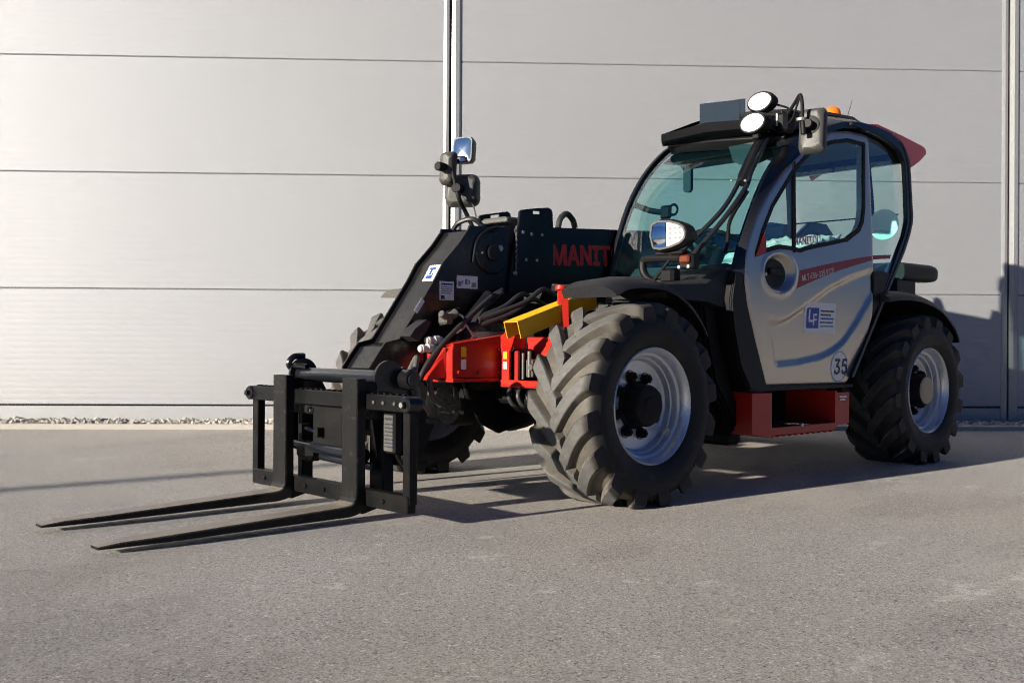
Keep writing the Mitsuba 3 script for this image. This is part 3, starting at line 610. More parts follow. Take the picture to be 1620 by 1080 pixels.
obj('back_plate', cat([box(1.13, 1.20, -0.05, 0.20, 0.29, 0.49, 0.008), box(1.14, 1.20, -0.28, 0.46, 0.43, 0.53, 0.008), box(1.10, 1.16, -0.25, -0.20, 0.10, 0.55, 0.006), box(1.10, 1.16, 0.36, 0.465, 0.10, 0.55, 0.006), box(1.09, 1.20, -0.22, -0.09, 0.20, 0.30, 0.03)]), 'black_matt', fc)
obj('sideshift_cylinder', cat([cyl((1.18, -0.24, 0.283), (1.18, -0.05, 0.279), 0.016, n=16), cyl((1.18, -0.06, 0.278), (1.18, 0.36, 0.268), 0.031, n=20), cyl((1.18, 0.0, 0.235), (1.18, 0.42, 0.225), 0.018, n=16)]), 'gloss_black', fc)
obj('rod', cyl((1.215, -0.085, 0.365), (1.215, 0.03, 0.352), 0.010, n=10), 'chrome', fc)
obj('grease_cap', cyl((1.20, -0.05, 0.452), (1.222, -0.05, 0.452), 0.014, n=12), 'chrome', fc)
obj('rod_bracket', box(1.19, 1.24, 0.03, 0.055, 0.33, 0.375, 0.004), 'black_matt', fc)
obj('rod_bracket', box(1.19, 1.24, -0.11, -0.085, 0.34, 0.385, 0.004), 'black_matt', fc)
obj('rating_sticker', on_plane(flat(poly([(0, 0), (0.085, 0), (0.085, 0.125), (0, 0.125)])), (1.2005, 0.480, 0.335), (0, 1, 0), UPV), 'grey_ink', fc, smooth=False) if False else None
sk = sticker((1.163, 0.475, 0.300), (0, 1, 0), UPV, 0.066, 0.155, 'trim_grey', fc, name='rating_plate', lines=[(0.12, 1.0, 0.10 + 0.105 * i, 0.135 + 0.105 * i, 'ink') for i in range(7)] + [(0.15, 0.9, 0.86, 0.93, 'ink')], label='narrow white rating plate with rows of print')
obj('rating_bracket', box(1.12, 1.162, 0.465, 0.552, 0.29, 0.475, 0.006), 'black_matt', fc)
tc = holder('tool_carrier', TH)
obj('cross_tube', cyl((1.12, -0.30, 0.612), (1.12, 0.42, 0.612), 0.033, n=28), 'gloss_black', tc)
def hookplate(y):
    pg = sg.Point(1.10, 0.612).buffer(0.078).union(poly([(1.17, 0.58), (1.19, 0.42), (1.16, 0.25), (1.05, 0.22), (0.92, 0.30), (0.87, 0.40), (0.95, 0.50), (1.03, 0.63)])).buffer(0.03).buffer(-0.06).buffer(0.03)
    obj('hook_plate', xz_prism(pg, y - 0.010, y + 0.010, 0.003), 'black_paint', tc)
hookplate(-0.30); hookplate(0.42)
obj('hook_claw', cat([tube([(1.10, -0.315, 0.60), (1.17, -0.315, 0.655), (1.15, -0.31, 0.695), (1.09, -0.31, 0.70)], 0.016, n=8), tube([(1.12, -0.29, 0.64), (1.16, -0.27, 0.655), (1.14, -0.20, 0.65)], 0.014, n=8)]), 'black_paint', tc)
obj('pin_boss', cat([cyl((1.02, 0.40, 0.604), (1.02, 0.495, 0.604), 0.046, n=24), cyl((1.02, 0.49, 0.604), (1.02, 0.506, 0.604), 0.030, n=20), xz_prism([(1.08, 0.60), (1.0, 0.66), (0.86, 0.56), (0.90, 0.40), (1.10, 0.36)], 0.36, 0.40, 0.004)]), 'black_paint', tc)
obj('lock_cylinder', cat([cyl((0.98, 0.02, 0.44), (0.98, 0.50, 0.44), 0.04, n=18), box(0.90, 1.02, -0.22, 0.40, 0.33, 0.52, 0.03)]), 'black_matt', tc)
obj('side_link', cat([xz_prism([(1.10, 0.26), (1.13, 0.33), (0.98, 0.42), (0.90, 0.40), (0.96, 0.28), (1.05, 0.20)], 0.46, 0.50, 0.005), cyl((1.06, 0.45, 0.27), (1.06, 0.54, 0.27), 0.03, n=14), box(1.0, 1.06, 0.47, 0.51, 0.19, 0.25, 0.008)]), 'black_matt', tc)
obj('hose', tube([(0.86, 0.24, 0.62), (0.90, 0.36, 0.70), (0.97, 0.44, 0.62), (0.96, 0.46, 0.50), (0.90, 0.44, 0.44)], 0.013), 'hose_grey', tc)

# ------------------------------------------------------------------ cab
cab = holder('cab', TH)
def ysf(z):
    z = np.asarray(z, float)
    return 0.95 - 0.045 * np.clip((z - 1.15) / 1.0, 0, 1.2) ** 1.4 - 0.035 * np.clip((1.15 - z) / 0.62, 0, 1.2) ** 1.5
YC0 = 0.05
door_pts = [(-1.056, 0.534), (-0.998, 0.66), (-0.94, 0.792), (-0.869, 0.967), (-0.837, 1.087), (-0.824, 1.16), (-0.823, 1.22), (-0.854, 1.316), (-0.935, 1.455), (-1.06, 1.6), (-1.238, 1.75), (-1.373, 1.842), (-1.50, 1.925), (-1.644, 1.996), (-1.744, 2.03), (-1.926, 2.062), (-2.114, 2.071), (-2.17, 2.067),
            (-2.186, 2.045), (-2.186, 0.947), (-2.156, 0.865), (-2.028, 0.675), (-1.95, 0.56), (-1.919, 0.535)]
win_pts = [(-0.911, 1.236), (-0.99, 1.392), (-1.089, 1.534), (-1.32, 1.765), (-1.464, 1.865), (-1.60, 1.93), (-1.738, 1.976), (-1.922, 2.012), (-2.127, 2.013), (-2.105, 1.8), (-2.091, 1.605), (-2.067, 1.518), (-2.021, 1.461), (-1.874, 1.391), (-1.43, 1.311), (-1.356, 1.291), (-1.285, 1.300), (-1.145, 1.300), (-1.011, 1.269)]
door_pg, win_pg = poly(door_pts), poly(win_pts).buffer(-0.012).buffer(0.012)
rec_pg = poly([(-1.04, 0.912), (-1.108, 0.769), (-1.146, 0.657), (-1.177, 0.645), (-1.40, 0.657), (-1.616, 0.684), (-1.75, 0.72), (-1.865, 0.771), (-2.0, 0.885), (-2.154, 1.04), (-2.30, 1.2), (-2.139, 1.24), (-1.90, 1.185), (-1.678, 1.114), (-1.45, 1.01), (-1.249, 0.925), (-1.15, 0.90)])
hc = (-1.150, 1.163)
import shapely
def relief(x, z):
    P = shapely.points(x, z)
    din = shapely.distance(rec_pg.boundary, P) * np.where(shapely.contains(rec_pg, P), 1, -1)
    s = np.clip((din + 0.002) / 0.034, 0, 1); s = s * s * (3 - 2 * s)
    dep = -0.016 * s
    # round grip dish
    r = np.hypot((x - hc[0]) * 0.70, z - hc[1])
    h = np.clip((0.106 - r) / 0.034, 0, 1); h = h * h * (3 - 2 * h)
    dep = dep * (1 - h) - 0.030 * h + 0.006 * np.exp(-((r - 0.113) / 0.012) ** 2)
    # soft bulge of the whole skin and a rolled edge
    de = shapely.distance(door_pg.boundary, P)
    e = np.clip(1 - de / 0.016, 0, 1)
    dep -= 0.008 * e * e
    
    return dep
dr_ = holder('door', cab)
skin = door_pg.difference(win_pg)
obj('skin', panel(skin, 0.03, 0.013, lambda x, z, d: np.where(d < 0.015, ysf(z) + relief(x, z), ysf(z) - 0.055)), 'door_silver', dr_, smooth=40)
ring = win_pg.buffer(0.004).difference(win_pg.buffer(-0.020))
obj('window_seal', panel(ring, 0.012, 0.03, lambda x, z, d: ysf(z) + 0.003 - d), 'rubber', dr_, smooth=30)
def sheet(pg, l, off=0.0):
    """single glass sheet: the outer face of a refined panel"""
    m = to_tm(extrude(pg, 0.01).refine_to_length(l))
    keep = np.all(m.vertices[m.faces][:, :, 2] < 1e-6, axis=1)
    m = trimesh.Trimesh(m.vertices, m.faces[keep], process=False); m.remove_unreferenced_vertices()
    V = m.vertices.copy()
    m.vertices = np.c_[V[:, 0], ysf(V[:, 1]) + off, V[:, 1]]
    return m
obj('pane', sheet(win_pg.buffer(-0.015), 0.08, -0.004), 'glass_door', dr_, smooth=True)
obj('window_bar', panel(poly([(-1.308, 1.285), (-1.284, 1.285), (-1.312, 1.80), (-1.336, 1.80)]), 0.012, 0.05, lambda x, z, d: ysf(z) + 0.004 - d), 'rubber', dr_, smooth=30)
gl = lambda z: float(ysf(z))
def squash(m, x0, k):
    m.vertices = np.c_[x0 + (m.vertices[:, 0] - x0) * k, m.vertices[:, 1], m.vertices[:, 2]]
    return m
obj('handle', cat([squash(lathe([(0.082, -0.034), (0.081, -0.024), (0.070, -0.020), (0.050, -0.026), (1e-4, -0.028)], (hc[0] + 0.022, 0.952, hc[1] - 0.006), (0, 1, 0), 36), hc[0] + 0.022, 1.38),
                   box(hc[0] - 0.065, hc[0] + 0.075, 0.926, 0.943, hc[1] - 0.012, hc[1] + 0.026, 0.008)]), 'black_plastic', dr_, label='round black grip dish')
obj('lock', cyl((hc[0] + 0.105, 0.925, hc[1] - 0.01), (hc[0] + 0.105, 0.936, hc[1] - 0.01), 0.010, n=14), 'zinc', dr_)
st_pg = poly([(-1.353, 1.187), (-1.56, 1.225), (-1.769, 1.26), (-2.0, 1.297), (-2.184, 1.321), (-2.184, 1.296), (-2.0, 1.258), (-1.767, 1.208), (-1.55, 1.152), (-1.324, 1.086)])
def decal(pg, lift=0.0016, l=0.03):
    m = extrude(pg, 0.0014).refine_to_length(l)
    return m.warp_batch(lambda v: np.c_[v[:, 0], ysf(v[:, 1]) + relief(v[:, 0], v[:, 1]) + lift - v[:, 2], v[:, 1]])
obj('stripe', decal(st_pg), 'red_decal', dr_, smooth=30, label='dark red stripe with white lettering')
tm = meshkit.text_mesh('MLT 630-115 V CP', 0.033, 0.001, bold=False)
V = tm.vertices.copy(); V[:, 0] *= 0.80
ca, sa = math.cos(0.178), math.sin(0.178)
X = -1.372 - (V[:, 0] * ca - V[:, 1] * sa * 0.6); Z = 1.128 + V[:, 0] * sa + V[:, 1] * ca
tm.vertices = np.c_[X, ysf(Z) + relief(X, Z) + 0.0022 + V[:, 2], Z]
obj('lettering', tm, 'white_sticker', dr_, smooth=False)
# dealer sticker, speed disc
def stuck(name, pg, m_, lift, par): return obj(name, decal(pg, lift), m_, par, smooth=30)
ds = holder('dealer_sticker', dr_)
labels[ds] = {'label': 'white sticker with a blue square logo'}
q0, q1, z0, z1 = -1.437, -1.772, 0.836, 1.013
stuck('backing', poly([(q0, z0), (q1, z0), (q1, z1), (q0, z1)]), 'white_sticker', 0.0016, ds)
stuck('print', poly([(q0 - 0.02, z0 + 0.028), (q0 - 0.150, z0 + 0.028), (q0 - 0.150, z1 - 0.03), (q0 - 0.02, z1 - 0.03)]), 'blue_sticker', 0.0028, ds)
def textdecal(txt, h, x, z, m_, par, lift, sx=1.0, bold=True):
    t = meshkit.text_mesh(txt, h, 0.0008, bold=bold); V = t.vertices.copy()
    X, Z = x - V[:, 0] * sx, z + V[:, 1]
    t.vertices = np.c_[X, ysf(Z) + relief(X, Z) + lift + V[:, 2], Z]
    obj('print', t, m_, par, smooth=False)
textdecal('L', 0.070, q0 - 0.034, z0 + 0.066, 'white_sticker', ds, 0.0032)
textdecal('F', 0.062, q0 - 0.082, z0 + 0.048, 'white_sticker', ds, 0.0032)
for i, (w, mm) in enumerate([(0.150, 'ink'), (0.115, 'ink'), (0.150, 'blue_sticker'), (0.140, 'blue_sticker'), (0.150, 'grey_ink')]):
    zz = z1 - 0.052 - i * 0.022
    stuck('print', poly([(q0 - 0.166, zz), (q0 - 0.166 - w, zz), (q0 - 0.166 - w, zz + 0.009), (q0 - 0.166, zz + 0.009)]), mm, 0.0028, ds)
sd = holder('speed_disc', dr_)
labels[sd] = {'label': 'round white disc reading 35'}
sc_, sr = (-1.818, 0.640), 0.096
circ = sg.Point(*sc_).buffer(sr, quad_segs=24)
stuck('backing', circ, 'white_sticker', 0.0016, sd)
stuck('print', circ.buffer(-0.004).difference(circ.buffer(-0.010)), 'grey_ink', 0.0026, sd)
textdecal('35', 0.088, sc_[0] + 0.062, sc_[1] - 0.044, 'ink', sd, 0.003, 1.02)

# pillars and glasshouse
pil_out = [(-1.92, 2.108), (-2.10, 2.124), (-2.246, 2.124), (-2.443, 2.099), (-2.53, 2.07), (-2.578, 2.035), (-2.622, 1.98), (-2.643, 1.93), (-2.662, 1.781), (-2.683, 1.61), (-2.679, 1.56), (-2.645, 1.482), (-2.57, 1.363), (-1.948, 0.573)]
pil_in = [(-1.985, 0.66), (-2.163, 0.885), (-2.504, 1.379), (-2.577, 1.477), (-2.612, 1.56), (-2.615, 1.60), (-2.602, 1.775), (-2.583, 1.925), (-2.56, 1.965), (-2.51, 2.01), (-2.405, 2.045), (-2.241, 2.075), (-2.10, 2.085), (-1.92, 2.092)]
obj('rear_pillar', xz_prism(poly(pil_out + pil_in), 0.915, 0.945, 0.004), 'gloss_black', cab, smooth=30)
obj('pillar_trim', xz_prism(poly(pil_out + [(a + 0.022, b + 0.006) for a, b in pil_out[::-1]]).buffer(0), 0.945, 0.951, 0.001), 'mirror_shell', cab, smooth=30, label='thin grey edge strip along the rear pillar')
obj('rear_pillar', xz_prism(poly(pil_out + pil_in), YC0 + 0.0, YC0 + 0.035, 0.004), 'black_plastic', cab, smooth=30)
qp = poly([(-2.192, 2.074), (-2.405, 2.043), (-2.51, 2.008), (-2.56, 1.963), (-2.583, 1.923), (-2.602, 1.775), (-2.615, 1.60), (-2.612, 1.56), (-2.577, 1.477), (-2.504, 1.379), (-2.192, 0.93)])
obj('quarter_pane', sheet(qp.buffer(0.004), 0.08, -0.012), 'glass_pale', cab, smooth=True)
obj('quarter_panel', panel(poly([(-2.192, 0.925), (-2.192, 1.225), (-2.30, 1.235), (-2.39, 1.22)]), 0.01, 0.06, lambda x, z, d: ysf(z) - 0.006 - d), 'black_plastic', cab, smooth=30)
obj('stripe', panel(poly([(-2.194, 1.324), (-2.42, 1.342), (-2.405, 1.316), (-2.194, 1.298)]), 0.002, 0.06, lambda x, z, d: ysf(z) - 0.009 - d), 'red_decal', cab, smooth=30)
obj('rear_pane', trimesh.Trimesh(np.array([(-2.66, YC0 + 0.08, 1.62), (-2.66, 0.85, 1.62), (-2.58, 0.85, 2.0), (-2.58, YC0 + 0.08, 2.0), (-2.50, YC0 + 0.08, 1.33), (-2.50, 0.85, 1.33)], float), [[0, 1, 2], [0, 2, 3], [4, 5, 1], [4, 1, 0]], process=False), 'glass_pale', cab, smooth=False)
obj('round_sticker', lathe([(1e-4, 0.0), (0.100, 0.0), (0.100, 0.002), (1e-4, 0.002)], (-2.60, 0.79, 1.56), (1, 0.1, 0), 40), 'turquoise_sticker', cab, label='round sticker on the rear pane')

# wind-screen: curve in x, z at its left and right edges
scrL = [(-0.775, 1.150), (-0.791, 1.203), (-0.834, 1.307), (-0.908, 1.448), (-0.985, 1.58), (-1.091, 1.726), (-1.243, 1.869), (-1.33, 1.93)]
scrR = [(-0.748, 1.150), (-0.766, 1.21), (-0.805, 1.34), (-0.868, 1.500), (-0.95, 1.647), (-1.065, 1.793), (-1.214, 1.923), (-1.33, 1.995)]
SL, SR = spline([(a, 0, b) for a, b in scrL], 4), spline([(a, 0, b) for a, b in scrR], 4)
YL, YR = 0.905, YC0 + 0.01
def scr(u, v):
    """u along the height 0..1, v from the right edge 0 to the left edge 1"""
    i = u * (len(SL) - 1); a = int(min(math.floor(i), len(SL) - 2)); f = i - a
    l, r = SL[a] * (1 - f) + SL[a + 1] * f, SR[a] * (1 - f) + SR[a + 1] * f
    p = r * (1 - v) + l * v
    y = YR + (YL - YR) * v
    return np.array([p[0] + 0.055 * 4 * v * (1 - v), y, p[2] + 0.004])
nu, nv = 28, 14
V = [scr(i / nu, j / nv) for i in range(nu + 1) for j in range(nv + 1)]
F = []
for i in range(nu):
    for j in range(nv):
        a = i * (nv + 1) + j
        F += [[a, a + 1, a + nv + 2], [a, a + nv + 2, a + nv + 1]]
obj('windscreen', trimesh.Trimesh(V, F, process=False), 'glass', cab, smooth=True)
def along(v, u0=0.0, u1=1.0, n=24): return np.array([scr(u, v) for u in np.linspace(u0, u1, n)])
def pillar(path, w, d): return sweep(path, rrect(w, d, 0.008), up=(0, 1, 0))
pr_ = along(0.0) + np.array([-0.012, -0.004, 0])
obj('front_pillar', pillar(pr_, 0.030, 0.05), 'gloss_black', cab, smooth=40)
# left front pillar fills the band between screen and door
pl = along(1.0, 0, 1.0)
outer = [(-0.823, 1.10), (-0.829, 1.22), (-0.860, 1.316), (-0.941, 1.455), (-1.066, 1.6), (-1.243, 1.75), (-1.379, 1.842), (-1.506, 1.925), (-1.649, 2.0)]
O_ = spline([(a, 0, b) for a, b in outer], 4)
tt = np.linspace(0, 1, 24)
O_ = np.c_[np.interp(tt, np.linspace(0, 1, len(O_)), O_[:, 0]), np.interp(tt, np.linspace(0, 1, len(O_)), O_[:, 2])]
V, F = [], []
for i in range(24):
    a = pl[i]; bx_, bz_ = O_[i]
    V += [[a[0] + 0.003, a[1] - 0.01, a[2]], [a[0] - 0.004, 0.918 - 0.2 * max(0, a[2] - 1.9) , a[2]], [bx_ * 0.7 + a[0] * 0.3, ysf(bz_) - 0.008, bz_ * 0.7 + a[2] * 0.3], [bx_ + 0.002, ysf(bz_) + 0.001, bz_], [bx_ - 0.012, ysf(bz_) - 0.05, bz_], [a[0] - 0.06, a[1] - 0.03, a[2]]]
for i in range(23):
    for j in range(6):
        a, b = i * 6 + j, i * 6 + (j + 1) % 6
        F += [[a, b, b + 6], [a, b + 6, a + 6]]
obj('front_pillar', trimesh.Trimesh(V, F, process=False), 'gloss_black', cab, smooth=40)
# roof
rs = [(-1.246, 1.885), (-1.373, 1.945), (-1.635, 2.040), (-1.852, 2.105), (-2.039, 2.132), (-2.229, 2.133), (-2.44, 2.118), (-2.58, 2.055), (-2.65, 1.95)]
top = [(-1.36, 2.04), (-1.60, 2.14), (-1.95, 2.175), (-2.25, 2.165), (-2.44, 2.135), (-2.58, 2.07)]
P = [(x, y, z) for x, z in rs for y in (YC0 - 0.01, 0.925)] + [(x, y, z + 0.012) for x, z in rs[1:-1] for y in (YC0 + 0.02, 0.895)] + [(x, y, z) for x, z in top for y in (YC0 + 0.12, 0.80)]
inner = poly([(-1.2, 1.80), (-1.373, 1.905), (-1.635, 2.000), (-1.852, 2.065), (-2.039, 2.090), (-2.229, 2.090), (-2.42, 2.07), (-2.55, 2.01), (-2.75, 1.80)])
roof = hull(P) - xz_prism(inner, YC0 - 0.1, 1.2)
rf = holder('roof', cab)
obj('shell', roof, 'gloss_black', rf, smooth=40)
obj('headliner', xz_prism(poly([(-1.36, 1.895), (-1.635, 1.994), (-1.852, 2.058), (-2.039, 2.083), (-2.229, 2.083), (-2.42, 2.063), (-2.53, 2.005), (-2.42, 2.03), (-2.229, 2.05), (-2.039, 2.05), (-1.852, 2.02), (-1.635, 1.95), (-1.40, 1.86)]), YC0 + 0.03, 0.86, 0.0), 'headliner', rf, smooth=30)
obj('hatch', hull([(x, y, z) for x, z, i in ((-1.80, 2.165, 0), (-1.86, 2.205, 0.03), (-2.28, 2.225, 0.03), (-2.36, 2.215, 0.04), (-2.40, 2.17, 0.0)) for y in (YC0 + 0.15 + i, 0.78 - i)]), 'black_plastic', rf, smooth=35)
# front visor above the wind-screen
vis = hull([(-1.145, YC0 + 0.06, 2.045), (-1.16, YC0 + 0.05, 2.005), (-1.20, YC0 + 0.03, 1.985), (-1.145, 0.80, 2.035), (-1.16, 0.84, 1.99), (-1.22, 0.88, 1.965), (-1.42, YC0 + 0.10, 2.155), (-1.50, 0.80, 2.145), (-1.70, 0.78, 2.16), (-1.70, YC0 + 0.14, 2.215), (-1.52, YC0 + 0.16, 2.195), (-1.55, 0.55, 2.19),
            (-1.125, 0.45, 2.06), (-1.135, 0.45, 2.01), (-1.45, YC0 + 0.02, 2.03), (-1.45, 0.91, 2.01)])
obj('visor', vis, 'visor_black', rf, smooth=40)
obj('screen_frame', sweep(np.array([scr(0.965, v) + np.array([0.012, 0, 0.0]) for v in np.linspace(0.02, 0.98, 20)]), rrect(0.07, 0.03, 0.01), up=(1, 0, 1)), 'black_plastic', rf, smooth=40)
obj('beacon', cat([lathe([(0.055, 0.0), (0.052, 0.035), (0.040, 0.058), (0.020, 0.070), (1e-4, 0.073)], (-2.37, 0.55, 2.265), (0, 0, 1), 24)]), 'amber', rf, label='amber rotating beacon')
obj('beacon_base', cat([cyl((-2.37, 0.55, 2.21), (-2.37, 0.55, 2.265), 0.068, 0.06), box(-2.56, -2.28, 0.46, 0.66, 2.20, 2.245, 0.02)]), 'black_plastic', rf)
obj('aerial', cyl((-2.446, 0.6, 2.23), (-2.53, 0.6, 2.40), 0.003, 0.0015, n=6), 'rubber', rf)
# red rear visor
rv = [(-2.315, 2.168), (-2.40, 2.178), (-2.74, 2.148), (-3.01, 2.117), (-3.045, 2.098), (-3.040, 2.060), (-2.955, 2.006), (-2.825, 1.946), (-2.785, 1.998), (-2.62, 2.06)]
VO, VI = 0.865, 0.10
obj('rear_visor', cat([xz_prism([(-2.315, 2.168), (-2.40, 2.178), (-3.01, 2.117), (-3.043, 2.098), (-3.035, 2.068), (-2.80, 2.085), (-2.50, 2.105)], VI, VO, 0.015), xz_prism(rv, VO - 0.035, VO, 0.012), xz_prism(rv, VI, VI + 0.035, 0.012),
                        hull([(x, y, z) for x, z in ((-3.043, 2.102), (-3.038, 2.060), (-2.965, 2.013), (-2.965, 2.085)) for y in (VI + 0.01, VO - 0.01)])]), 'red_gloss', rf, smooth=35, label='red visor at the rear of the roof')
# number plate carrier
obj('plate_carrier', cat([hull([(-1.15, 0.398, 2.186), (-1.15, 0.398, 2.05), (-1.15, 0.680, 2.03), (-1.15, 0.682, 2.165), (-1.157, 0.398, 2.186), (-1.157, 0.398, 2.05), (-1.157, 0.680, 2.03), (-1.157, 0.682, 2.165)]),
                          hull([(-1.1515, 0.66, 2.169), (-1.1515, 0.66, 2.09), (-1.1515, 0.716, 2.083), (-1.1515, 0.714, 2.165), (-1.156, 0.66, 2.169), (-1.156, 0.66, 2.09), (-1.156, 0.716, 2.083), (-1.156, 0.714, 2.165)])]), 'plate_grey', cab, smooth=30, label='blank grey number plate carrier')
obj('plate_bracket', cat([box(-1.30, -1.156, 0.45, 0.47, 2.06, 2.09, 0.003), box(-1.30, -1.156, 0.60, 0.62, 2.06, 2.09, 0.003), box(-1.165, -1.157, 0.40, 0.66, 2.03, 2.06, 0.002)]), 'black_plastic', cab)
scene['lamp_light'] = None; del scene['lamp_light']
def work_light(y, z, x, roll):
    k = holder('work_light', cab)
    labels[k] = {'label': 'lit oval work light on the cab roof'}
    c, s = math.cos(roll), math.sin(roll)
    def ell(a, b, dx): return [(x + dx, y + a * math.cos(t) * c - b * math.sin(t) * s, z + a * math.cos(t) * s + b * math.sin(t) * c) for t in np.linspace(0, 2 * np.pi, 36, endpoint=False)]
    obj('housing', hull(ell(0.084, 0.056, 0.0) + ell(0.087, 0.059, -0.012) + ell(0.080, 0.054, -0.045) + ell(0.055, 0.036, -0.085)), 'black_plastic', k, smooth=30)
    fins = [hull(ell(0.086 - 0.004 * i, 0.060 - 0.003 * i, -0.030 - 0.014 * i) + ell(0.086 - 0.004 * i, 0.060 - 0.003 * i, -0.036 - 0.014 * i)) for i in range(4)]
    obj('cooling_fin', cat(fins), 'black_plastic', k, smooth=30)
    e0, e1 = ell(0.075, 0.048, 0.0012), ell(0.060, 0.036, 0.005)
    V = [(x + 0.006, y, z)] + e1 + e0; n = 36; F = []
    for j in range(n):
        F += [[0, 1 + j, 1 + (j + 1) % n], [1 + j, 1 + n + j, 1 + n + (j + 1) % n], [1 + j, 1 + n + (j + 1) % n, 1 + (j + 1) % n]]
    lens = trimesh.Trimesh(V, F, process=False)
    if lens.face_normals[0][0] < 0: lens.faces = lens.faces[:, ::-1]
    obj('lens', lens, 'lens_clear', k, smooth=True, emitter={'type': 'area', 'radiance': rgb((0.12, 0.124, 0.13))})
    obj('bracket', cat([box(x - 0.06, x - 0.03, y - 0.02, y + 0.02, z - 0.085, z - 0.04, 0.004)]), 'black_plastic', k)
work_light(0.745, 2.158, -1.25, 0.10)
work_light(0.807, 2.005, -1.09, 0.10)
obj('lamp_rail', cat([tube([(-1.30, 0.30, 2.09), (-1.29, 0.60, 2.085), (-1.30, 0.90, 2.075), (-1.38, 0.95, 2.05)], 0.014), cyl((-1.28, 0.88, 1.98), (-1.27, 0.88, 2.09), 0.008), box(-1.36, -1.25, 0.84, 0.92, 1.96, 2.08, 0.02)]), 'black_plastic', cab)
obj('lamp_bolt', cyl((-1.245, 0.865, 2.00), (-1.245, 0.865, 2.07), 0.006, n=8), 'zinc', cab)
obj('lamp_cable', tube([(-1.31, 0.78, 2.15), (-1.33, 0.84, 2.13), (-1.31, 0.90, 2.10), (-1.30, 0.92, 2.05)], 0.006), 'rubber', cab)
# wind-screen wiper: two arms from the top corner down across the glass
def onscr(px, off): return px + np.array([off * 0.85, 0, off * 0.5])
def spt(u, v, o=0.03): return onscr(scr(u, v), o)
wp = holder('wiper', cab)
obj('arm', tube([spt(0.94, 0.845, 0.055), spt(0.80, 0.87, 0.055), spt(0.66, 0.895, 0.055), spt(0.586, 0.90, 0.05), spt(0.435, 0.853, 0.045), spt(0.257, 0.697, 0.04), spt(0.13, 0.60, 0.035)], 0.0135), 'gloss_black', wp)
obj('arm', tube([spt(0.95, 0.91, 0.055), spt(0.80, 0.935, 0.055), spt(0.66, 0.958, 0.055), spt(0.586, 0.962, 0.05), spt(0.417, 0.902, 0.045), spt(0.217, 0.771, 0.04), spt(0.09, 0.68, 0.035)], 0.0135), 'gloss_black', wp)
obj('arm_body', tube([spt(0.93, 0.88, 0.055), spt(0.80, 0.90, 0.055), spt(0.60, 0.93, 0.055)], 0.024), 'black_plastic', wp)
obj('blade', tube([spt(0.571, 0.965, 0.03), spt(0.399, 0.922, 0.03), spt(0.281, 0.949, 0.03), spt(0.20, 0.95, 0.03)], 0.011), 'rubber', wp)
for u, v in ((0.985, 0.84), (0.985, 0.91), (0.595, 0.885), (0.595, 0.975)):
    c = spt(min(u, 0.97), v, 0.085); obj('bolt', cyl(c, c + np.array([0.008, 0, 0.005]), 0.008, n=8), 'zinc', wp)

# lower cab body and front panels
obj('floor_body', xz_prism([(-0.76, 1.0), (-0.87, 0.98), (-1.04, 0.56), (-1.90, 0.56), (-2.13, 0.87), (-2.50, 1.30), (-2.10, 1.18), (-1.95, 0.92), (-1.1, 0.90), (-0.95, 1.12), (-0.80, 1.15)], YC0 + 0.005, 0.885, 0.01), 'black_plastic', cab, smooth=30)
obj('sill', xz_prism([(-0.93, 0.545), (-0.95, 0.515), (-1.96, 0.515), (-1.97, 0.532)], 0.86, 0.935, 0.003), 'black_plastic', cab, smooth=30)
obj('front_panel', xz_prism([(-0.735, 1.155), (-0.80, 1.15), (-0.828, 1.08), (-0.862, 0.967), (-0.932, 0.792), (-1.048, 0.530), (-0.99, 0.50), (-0.88, 0.52), (-0.78, 0.66), (-0.72, 0.86), (-0.70, 1.0)], YC0, 0.952, 0.012), 'black_plastic', cab, smooth=35)
obj('wheel_arch', xz_prism([(-0.70, 0.99), (-0.74, 0.80), (-0.88, 0.50), (-0.98, 0.50), (-1.03, 0.33), (-1.00, 0.27), (-0.88, 0.27), (-0.80, 0.40), (-0.68, 0.55), (-0.60, 0.80), (-0.56, 1.0)], 0.50, 0.86, 0.03), 'black_matt', cab, smooth=35)
obj('fuse_box', cat([hull([(-0.255, y, 1.0) for y in (0.52, 0.89)] + [(-0.25, y, 1.066) for y in (0.52, 0.885)] + [(-0.56, y, 1.082) for y in (0.50, 0.895)] + [(-0.56, y, 0.99) for y in (0.50, 0.90)] + [(-0.40, y, 1.092) for y in (0.52, 0.84)] + [(-0.55, y, 1.105) for y in (0.52, 0.83)]),
                     hull([(-0.56, y, 1.082) for y in (0.50, 0.895)] + [(-0.56, y, 0.99) for y in (0.50, 0.90)] + [(-0.55, y, 1.105) for y in (0.52, 0.83)] + [(-0.775, y, 1.190) for y in (0.50, 0.91)] + [(-0.765, y, 0.95) for y in (0.50, 0.915)] + [(-0.77, 0.80, 1.20)])]), 'grey_plastic', cab, smooth=30)
obj('right_panel', xz_prism([(-0.79, 1.16), (-0.80, 0.60), (-2.3, 0.60), (-2.5, 1.2), (-2.3, 1.22), (-1.5, 1.28), (-1.1, 1.37), (-0.875, 1.44)], YC0 - 0.01, YC0 + 0.015, 0.004), 'gloss_black', cab, smooth=30)
obj('right_pane', trimesh.Trimesh(np.array([(-0.80, YC0, 1.15), (-0.95, YC0, 1.62), (-1.22, YC0, 1.90), (-1.5, YC0, 2.0), (-2.2, YC0, 2.05), (-2.58, YC0, 1.92), (-2.64, YC0, 1.6), (-2.5, YC0, 1.3), (-2.3, YC0, 1.22)], float), [[0, 1, 8], [1, 2, 8], [2, 3, 8], [3, 4, 8], [4, 5, 8], [5, 6, 8], [6, 7, 8]], process=False), 'glass_pale', cab, smooth=False)
